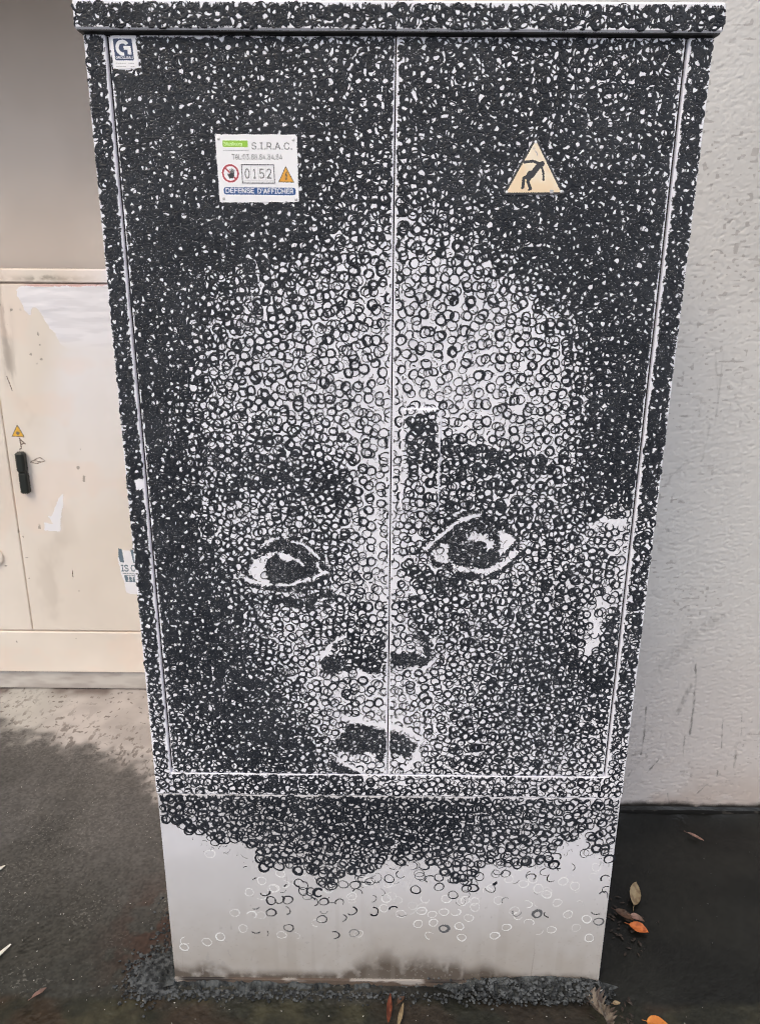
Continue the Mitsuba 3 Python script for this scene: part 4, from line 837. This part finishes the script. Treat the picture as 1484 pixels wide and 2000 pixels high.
for k, (dx, L, ang) in enumerate([(0.0000, 0.0062, 0.14), (0.0016, 0.0072, 0.02), (0.0033, 0.0066, -0.10), (0.0048, 0.0050, -0.22)]):
    bx, bz = cx_ + 0.0006 + dx, cz_ - 0.0002
    hand = hand.union(LineString([(bx, bz), (bx - math.sin(ang) * L, bz + math.cos(ang) * L)]).buffer(0.00068))
add('prohibition_ring', plate(ban.union(bar.difference(hand.buffer(0.0003))), SGY, 0.0004), 'm_red', sg)
add('hand_symbol', plate(hand, SGY, 0.0003), 'm_ink', sg)
fr_ = spoly([(460, 545), (990, 545), (998, 842), (468, 842)])
add('number_frame', plate(fr_.difference(fr_.buffer(-0.0011)), SGY, 0.0010), 'm_ink_grey', sg)
x0, z0 = sp(502, 800)
x1, _ = sp(962, 800)
add('number_rule', plate(Polygon([(x0, z0), (x1, z0), (x1, z0 - 0.0008), (x0, z0 - 0.0008)]), SGY, 0.0004), 'm_ink_pale', sg)
for k, ch in enumerate('0152'):
    a = 512 + 118 * k
    x0, z0 = sp(a + 3 + 16 * (ch == '1'), 768)
    x1, _ = sp(a + 80 - 14 * (ch == '1'), 768)
    add('digit', words(ch, x0, x1, z0, 0.0152, SGY, 0.0004), 'm_ink_grey', sg)
    if k:
        x0, z0 = sp(a - 18, 570)
        _, z1 = sp(a - 18, 790)
        add('slot_line', plate(Polygon([(x0, z0), (x0 + 0.0006, z0), (x0 + 0.0006, z1), (x0, z1)]), SGY, 0.0003), 'm_ink_pale', sg)
tt = spoly([(1178, 568), (1312, 828), (1052, 822)])
add('triangle_border', plate(tt, SGY, 0.0003), 'm_ink', sg)
add('triangle_face', plate(tt.buffer(-0.0011), SGY - 0.0003, 0.0002), 'm_yellow', sg)


def bolt(x, z, s):
    return Polygon([(x + a * s, z + b * s) for a, b in [(0.10, 1.0), (-0.28, 0.05), (-0.02, 0.12), (-0.12, -0.50), (-0.26, -0.46), (0.02, -1.0), (0.22, -0.42), (0.06, -0.46), (0.26, 0.34), (0.0, 0.26), (0.26, 0.95)]]).buffer(0)


bx, bz = sp(1182, 728)
add('lightning_symbol', plate(bolt(bx, bz, 0.0072), SGY - 0.0005, 0.0002), 'm_ink', sg)
bb = spoly([(165, 905), (1325, 908), (1330, 1025), (160, 1020)])
add('blue_band', plate(bb.buffer(-0.004).buffer(0.004), SGY, 0.0003), 'm_blue', sg)
x0, z0 = sp(195, 996)
x1, _ = sp(655, 996)
add('notice_word', words('DEFENSE', x0, x1, z0, 0.0076, SGY - 0.0003, bold=True), 'm_sign', sg)
x0, z0 = sp(710, 1000)
x1, _ = sp(1290, 1000)
add('notice_word', words("D'AFFICHER", x0, x1, z0, 0.0076, SGY - 0.0003, bold=True), 'm_sign', sg)

# the triangle on the right door
wg = thing('warning_sign', 'peach triangular electric shock warning sign with a falling figure on the right door', 'sign')
tp = Polygon(TRIA)
add('panel', plate(tp.buffer(0.0012, 4), 0.0, 0.0030), 'm_ink', wg)
add('face', plate(tp.buffer(-0.0022), -0.0030, 0.0003), 'm_peach', wg)
FX, FZ, FS = 0.2275, 1.7570, 0.000383                                 # the figure, from its own artwork
def fp(a, b):
    return FX + (a - 368) * FS, FZ - (b - 320) * FS


def limb(pts, w):
    return LineString([fp(*p) for p in pts]).buffer(w * FS / 2, 4)


fig = Point(*fp(401, 272)).buffer(11 * FS)
for pts, w in (([(385, 282), (358, 318)], 24), ([(352, 312), (345, 326)], 26), ([(392, 272), (360, 262), (326, 266)], 11), ([(398, 282), (408, 305), (411, 336)], 9), ([(348, 318), (325, 330), (324, 366)], 13), ([(358, 322), (343, 342), (357, 372)], 13), ([(357, 372), (350, 377)], 8), ([(324, 366), (320, 371)], 8)):
    fig = fig.union(limb(pts, w))
add('figure_symbol', plate(fig, -0.0033, 0.0003), 'm_ink', wg)
add('lightning_symbol', plate(limb([(362, 203), (358, 216), (366, 212)], 3).union(limb([(368, 222), (378, 232), (376, 240)], 4)), -0.0033, 0.0003), 'm_ink_pale', wg)
add('small_print', plate(Polygon([fp(442, 376), fp(458, 376), fp(458, 390), fp(442, 390)]), -0.0033, 0.0002), 'm_ink_pale', wg)
for a, b in ((0.2272, 1.8080), (0.1840, 1.7318), (0.2748, 1.7330)):
    s_ = trimesh.creation.icosphere(subdivisions=2, radius=0.0023)
    s_.apply_scale((1, 0.5, 1))
    s_.apply_translation((a, -0.0033, b))
    add('rivet', s_, 'm_sign', wg, smooth=True)

# the maker's sticker in the top corner of the left door
gs = thing('maker_sticker', 'small white and navy sticker with a round letter emblem in the top left corner', 'sticker')
GP = Polygon(GPOS)
add('paper', plate(GP.buffer(-0.002).buffer(0.002), 0.0, 0.0008), 'm_sign', gs)


def gp(a, b):
    """A point of the sticker from its own artwork (about 900 by 1200)."""
    t = (b - 160) / 1180.0
    return -0.4565 + 0.0010 * t + (a - 275 - 100 * t) * 0.0000455, 1.9580 - t * 0.0465


nv = Polygon([gp(*p) for p in [(355, 262), (1010, 262), (1095, 1035), (435, 1040)]])
add('navy_panel', plate(nv.buffer(-0.002).buffer(0.002), -0.0008, 0.0003), 'm_navy', gs)
gc = gp(700, 590)
G_ = Point(*gc).buffer(0.0114, 20).difference(Point(*gc).buffer(0.0062, 20))
G_ = G_.difference(Polygon([(gc[0], gc[1]), (gc[0] + 0.030, gc[1] + 0.0200), (gc[0] + 0.030, gc[1] - 0.03), (gc[0] + 0.0060, gc[1] - 0.030)]))
G_ = G_.union(Polygon([gp(*p) for p in [(725, 525), (975, 525), (1010, 830), (885, 830), (868, 655), (735, 655)]]))
add('letter_emblem', plate(G_, -0.0011, 0.0003), 'm_sign', gs)
x0, z0 = gp(455, 985)
x1, _ = gp(1055, 985)
add('maker_name', words('GROLLEAU', x0, x1, z0, 0.0036, -0.0011, 0.0002, bold=True), 'm_sign', gs)
for b, a0, a1 in ((1165, 440, 1110), (1275, 455, 1120)):
    x0, z0 = gp(a0, b)
    x1, _ = gp(a1, b)
    for k in range(9):
        if k != 5 and not (b > 1200 and k == 6):
            w_ = (x1 - x0) / 9
            add('small_print', plate(Polygon([(x0 + k * w_, z0), (x0 + (k + 0.8) * w_, z0), (x0 + (k + 0.8) * w_, z0 + 0.0013), (x0 + k * w_, z0 + 0.0013)]), -0.0008, 0.0002), 'm_ink_pale', gs)

# ---------------------------------------------------------------- mortar, crumbs, grit, leaves on the ground
def lumpy(nx, ny, fxy):
    """A skirt of rough mortar: fxy(s, t) -> x, y, z arrays on a grid."""
    S, Tt = np.meshgrid(np.linspace(0, 1, nx), np.linspace(0, 1, ny), indexing='ij')
    x, y, z = fxy(S, Tt)
    n_ = meshkit.fbm(np.stack([x * 55, y * 55, x * 0], -1), 4) - 0.5
    edge = np.sin(np.pi * np.clip(Tt, 0, 1))
    m_ = meshkit.fbm(np.stack([x * 170, y * 170, x * 0 + 3], -1), 2) - 0.5
    z = z + (0.022 * n_ + 0.010 * m_) * (0.35 + edge) * np.clip(np.minimum(S, 1 - S) / 0.05, 0.1, 1)
    v = np.stack([x, y, z], -1).reshape(-1, 3)
    i, j = np.meshgrid(np.arange(nx - 1), np.arange(ny - 1), indexing='ij')
    a = (i * ny + j).ravel()
    return v, np.stack([a, a + ny, a + ny + 1, a + 1], 1)


def front_skirt(S, Tt):
    x = -0.53 + 1.075 * S
    w = 0.016 + 0.034 * meshkit.fbm(np.stack([x * 9, x * 0, x * 0], -1), 3) + 0.020 * np.exp(-((x - 0.33) / 0.17) ** 2) + 0.012 * np.exp(-((x + 0.45) / 0.10) ** 2)
    w = w * np.clip((0.545 - x) / 0.05, 0.1, 1) ** 0.5
    w = w * (1 - 0.45 * np.exp(-((x - 0.06) / 0.16) ** 2))
    h = 0.012 + 0.020 * np.exp(-((x - 0.36) / 0.17) ** 2) - 0.004 * np.exp(-((x - 0.0) / 0.3) ** 2)
    y = 0.004 - Tt * w - 0.004
    return x, y, h * np.clip((0.545 - x) / 0.06, 0, 1) ** 0.7 * np.clip((x + 0.53) / 0.03, 0, 1) * np.clip(1 - Tt, 0, 1) ** 0.7 - 0.014 * Tt - 0.003


def left_skirt(S, Tt):
    y = -0.02 + 0.34 * S
    w = (0.075 - 0.055 * S) * (0.6 + 0.8 * meshkit.fbm(np.stack([y * 14, y * 0, y * 0 + 4], -1), 3))
    return -0.497 - Tt * w, y, 0.016 * (1 - Tt) ** 0.7 * (1 - 0.6 * S) - 0.012 * Tt - 0.003


add('mortar_skirt', lumpy(700, 30, front_skirt), 'm_mortar', smooth=True, kind='stuff', label='rough grey mortar along the front foot of the painted cabinet')
add('mortar_skirt', lumpy(220, 40, left_skirt), 'm_mortar', smooth=True, kind='stuff', label='rough grey mortar beside the left foot of the painted cabinet')

ico = trimesh.creation.icosphere(subdivisions=1, radius=1.0)


def scatter(pts, smin, smax, seed, flat=0.6):
    rr = np.random.default_rng(seed)
    vs, fs, c = [], [], 0
    for x, y, z in pts:
        s = rr.uniform(smin, smax)
        v = np.array(ico.vertices) * (1 + 0.35 * (rr.random((len(ico.vertices), 1)) - 0.5)) * [s * rr.uniform(0.7, 1.6), s * rr.uniform(0.7, 1.2), s * flat]
        a = rr.random() * 6.28
        v = v @ np.array([[math.cos(a), -math.sin(a), 0], [math.sin(a), math.cos(a), 0], [0, 0, 1]]).T
        vs.append(v + [x, y, z + s * flat * 0.4])
        fs.append(np.array(ico.faces) + c)
        c += len(v)
    return np.vstack(vs), np.vstack(fs)


rr = np.random.default_rng(5)
pts = []
for k in range(3000):
    if k < 1500:                                                      # the clump at the left corner
        pts.append((-0.555 + rr.normal() * 0.028, -0.005 + rr.normal() * 0.030 + 0.02, 0.0))
    elif k < 2600:                                                    # along the front
        x = rr.uniform(-0.53, 0.52)
        if rr.random() < 0.6 * math.exp(-((x - 0.05) / 0.2) ** 2):
            continue
        pts.append((x, -0.022 - abs(rr.normal()) * 0.013, 0.0))
    else:
        pts.append((-0.535 + rr.normal() * 0.025, rr.uniform(0.04, 0.30), 0.0))
pts = [p for p in pts if not (p[0] > -0.503 and p[1] > -0.006)]
for k in range(700):
    x = 0.36 + rr.normal() * 0.11
    if x < 0.53:
        t_ = rr.random()
        pts.append((x, -0.005 - t_ * 0.045, 0.026 * (1 - t_) ** 0.7 * min(1, max(0, (0.54 - x) / 0.06))))
add('mortar_crumbs', scatter(pts, 0.0012, 0.0042, 6), 'm_crumb', kind='stuff', label='loose grey mortar crumbs round the foot of the painted cabinet')
pts = []
for k in range(190):
    u = rr.random()
    if u < 0.75:
        x, y = rr.uniform(-1.25, -0.52), rr.uniform(-0.08, 0.75)
    else:
        x, y = rr.uniform(-0.5, 1.0), rr.uniform(-0.14, -0.05)
    pts.append((x, y, 0.0))
add('grit', scatter(pts, 0.0004, 0.0014, 9, 0.8), 'm_grit', kind='stuff', label='tiny pale grit scattered over the dark asphalt')
pts = [(rr.uniform(0.5, 1.1), rr.uniform(-0.06, 0.5), 0.0) for k in range(40)]
add('grit', scatter(pts, 0.0005, 0.0013, 10, 0.8), 'm_crumb', kind='stuff', label='sparse dark grit on the black ground at the right')


def leaf(x, y, length, width, ang, curl, m, name, label, cat, seed, twist=0.3, lobes=0.0, tilt=0.0, z=0.004, group=None):
    """A fallen leaf: a curled blade with an uneven edge and a midrib."""
    rr = np.random.default_rng(seed)
    nu, nv = 26, 9
    u, v_ = np.meshgrid(np.linspace(0, 1, nu), np.linspace(-1, 1, nv), indexing='ij')
    prof = np.sin(np.pi * np.clip(u, 0.0, 1.0) ** 0.85) ** 0.75 * (1 + lobes * np.sin(u * 34 + rr.random() * 6) * np.abs(v_))
    X = (u - 0.5) * length
    Yv = v_ * prof * width / 2
    Zv = curl * width * (np.abs(v_) ** 1.6) * prof + 0.12 * length * curl * (2 * u - 1) ** 2 + twist * width * 0.2 * np.sin(5 * u + seed) * v_ - 0.04 * width * np.exp(-(v_ / 0.14) ** 2)
    Zv = Zv + 0.0015 * meshkit.noise(np.stack([X * 180, Yv * 180, X * 0 + seed], -1))
    Zv = Zv + tilt * Yv
    c, s = math.cos(ang), math.sin(ang)
    P = np.stack([x + c * X - s * Yv, y + s * X + c * Yv, z + Zv - Zv.min() * 0.7], -1).reshape(-1, 3)
    i, j = np.meshgrid(np.arange(nu - 1), np.arange(nv - 1), indexing='ij')
    a = (i * nv + j).ravel()
    k = thing(name, label, cat, 'fallen leaves on the ground' if name == 'fallen_leaf' else 'crumpled dry leaves in front of the mortar')
    add('blade', (P, np.stack([a, a + nv, a + nv + 1, a + 1], 1)), m, k, smooth=True)
    e0 = np.array([x - c * length * 0.49, y - s * length * 0.49, z + 0.002])
    st = trimesh.creation.cylinder(radius=0.0007, segment=[e0, e0 - np.array([c, s, 0]) * length * 0.22], sections=6)
    add('stalk', st, m, k)
    return k


leaf(0.6695, 0.2740, 0.086, 0.030, 1.18, 0.25, 'm_leaf_tan', 'fallen_leaf', 'tan dry leaf standing on edge beside the right foot of the cabinet', 'leaf', 3, tilt=0.6)
leaf(0.6430, 0.1620, 0.050, 0.030, -0.55, 0.18, 'm_leaf_orange', 'fallen_leaf', 'orange leaf lying right of the cabinet plinth', 'leaf', 5)
leaf(0.6200, 0.2020, 0.055, 0.022, -0.75, 0.3, 'm_leaf_brown', 'fallen_leaf', 'dark brown shrivelled leaf touching the orange leaf', 'leaf', 6)
leaf(0.6480, 0.1900, 0.038, 0.020, -0.6, 0.3, 'm_leaf_pink', 'fallen_leaf', 'dull pinkish brown leaf overlapping the orange leaf', 'leaf', 7, z=0.007)
leaf(0.6050, -0.1010, 0.050, 0.036, -0.35, 0.16, 'm_leaf_amber', 'fallen_leaf', 'bright amber leaf cut by the bottom edge of the picture', 'leaf', 8)
leaf(0.9170, 0.4980, 0.050, 0.012, -0.75, 0.3, 'm_leaf_pink', 'fallen_leaf', 'narrow brown leaf lying alone near the foot of the rendered wall', 'leaf', 9)
leaf(-0.8030, -0.0390, 0.036, 0.012, 0.85, 0.3, 'm_leaf_pink', 'fallen_leaf', 'small pinkish leaf on the asphalt at bottom left', 'leaf', 10)
leaf(0.0060, -0.0690, 0.075, 0.012, 1.50, 0.5, 'm_leaf_red', 'fallen_leaf', 'long curled red brown leaf below the middle of the plinth', 'leaf', 11, tilt=0.3)
leaf(0.0315, -0.0850, 0.062, 0.010, 1.35, 0.5, 'm_leaf_tan', 'fallen_leaf', 'thin curled tan leaf beside the long red brown leaf', 'leaf', 12, tilt=-0.3)
leaf(0.0330, -0.0460, 0.026, 0.012, 0.9, 0.4, 'm_leaf_brown', 'fallen_leaf', 'tiny dark brown leaf between mortar and tan leaf', 'leaf', 13)
leaf(0.5270, -0.0480, 0.018, 0.012, 0.1, 0.1, 'm_leaf_tan', 'fallen_leaf', 'little tan leaf piece right of the crumpled dry leaf', 'leaf', 14)
leaf(0.4770, -0.0560, 0.060, 0.034, -1.2, 0.7, 'm_dry', 'crumpled_leaf', 'crumpled grey brown dry leaf at the right front corner of the mortar', 'leaf', 15, lobes=0.3, tilt=0.5)
leaf(0.4930, -0.0880, 0.055, 0.036, -1.5, 0.8, 'm_dry', 'crumpled_leaf', 'crumpled grey dry leaf lying lowest at the bottom edge right of centre', 'leaf', 16, lobes=0.3, tilt=-0.5)


# dark shreds of rotted leaves at the right foot of the cabinet
rr = np.random.default_rng(31)
vs, fs, c_ = [], [], 0
for k in range(90):
    if k < 60:
        x, y = 0.60 + rr.normal() * 0.045, 0.19 + rr.normal() * 0.075
    else:
        x, y = rr.uniform(0.45, 0.56), rr.uniform(-0.10, -0.03)
    if x < 0.515 and y > -0.01:
        continue
    s_, a_ = rr.uniform(0.003, 0.010), rr.random() * 6.28
    q_ = np.array([[-1, -0.3, 0], [-0.2, -0.55, 0.25], [1, -0.1, 0.05], [0.3, 0.5, 0.3], [-0.7, 0.35, 0.1], [0, 0, 0.45]]) * s_ * [1, rr.uniform(0.4, 1), rr.uniform(0.2, 0.7)]
    q_ = q_ @ np.array([[math.cos(a_), math.sin(a_), 0], [-math.sin(a_), math.cos(a_), 0], [0, 0, 1]])
    vs.append(q_ + [x, y, 0.001])
    fs.append(np.array([[0, 1, 5], [1, 2, 5], [2, 3, 5], [3, 4, 5], [4, 0, 5]]) + c_)
    c_ += 6
add('leaf_litter', (np.vstack(vs), np.vstack(fs)), 'm_litter', kind='stuff', label='dark brown shreds of rotted leaves round the right foot of the cabinet')


def sliver(name, label, cat, pts, w, m):
    ms = [trimesh.creation.icosphere(subdivisions=1, radius=1.0) for _ in pts]
    hull = []
    for k, (x, y, z) in enumerate(pts):
        r_ = w * (1 - 0.55 * abs(2 * k / (len(pts) - 1) - 1) ** 2)
        hull.append(m3.Manifold.sphere(r_, 10).scale((1, 1, 0.5)).translate((x, y, z)))
    mm = [m3.Manifold.batch_hull([a, b]) for a, b in zip(hull, hull[1:])]
    add(name, m3.Manifold.batch_boolean(mm, m3.OpType.Add), m, label=label, cat=cat, smooth=50, group='white splinters at the left edge' if name == 'wood_splinter' else None)


sliver('wood_splinter', 'cream white splinter lying at the left edge of the asphalt', 'splinter', [(-0.965, 0.030, 0.004), (-0.947, 0.062, 0.005), (-0.9316, 0.0935, 0.005)], 0.006, 'm_white_chip')
sliver('wood_splinter', 'small white splinter at the left edge above the longer one', 'splinter', [(-1.090, 0.330, 0.004), (-1.078, 0.343, 0.005), (-1.070, 0.356, 0.004)], 0.006, 'm_white_chip')
sliver('dry_twig', 'pale twig lying across the mortar at the front right corner', 'twig', [(0.462, -0.036, 0.012), (0.480, -0.030, 0.014), (0.500, -0.022, 0.014)], 0.0022, 'm_grit')
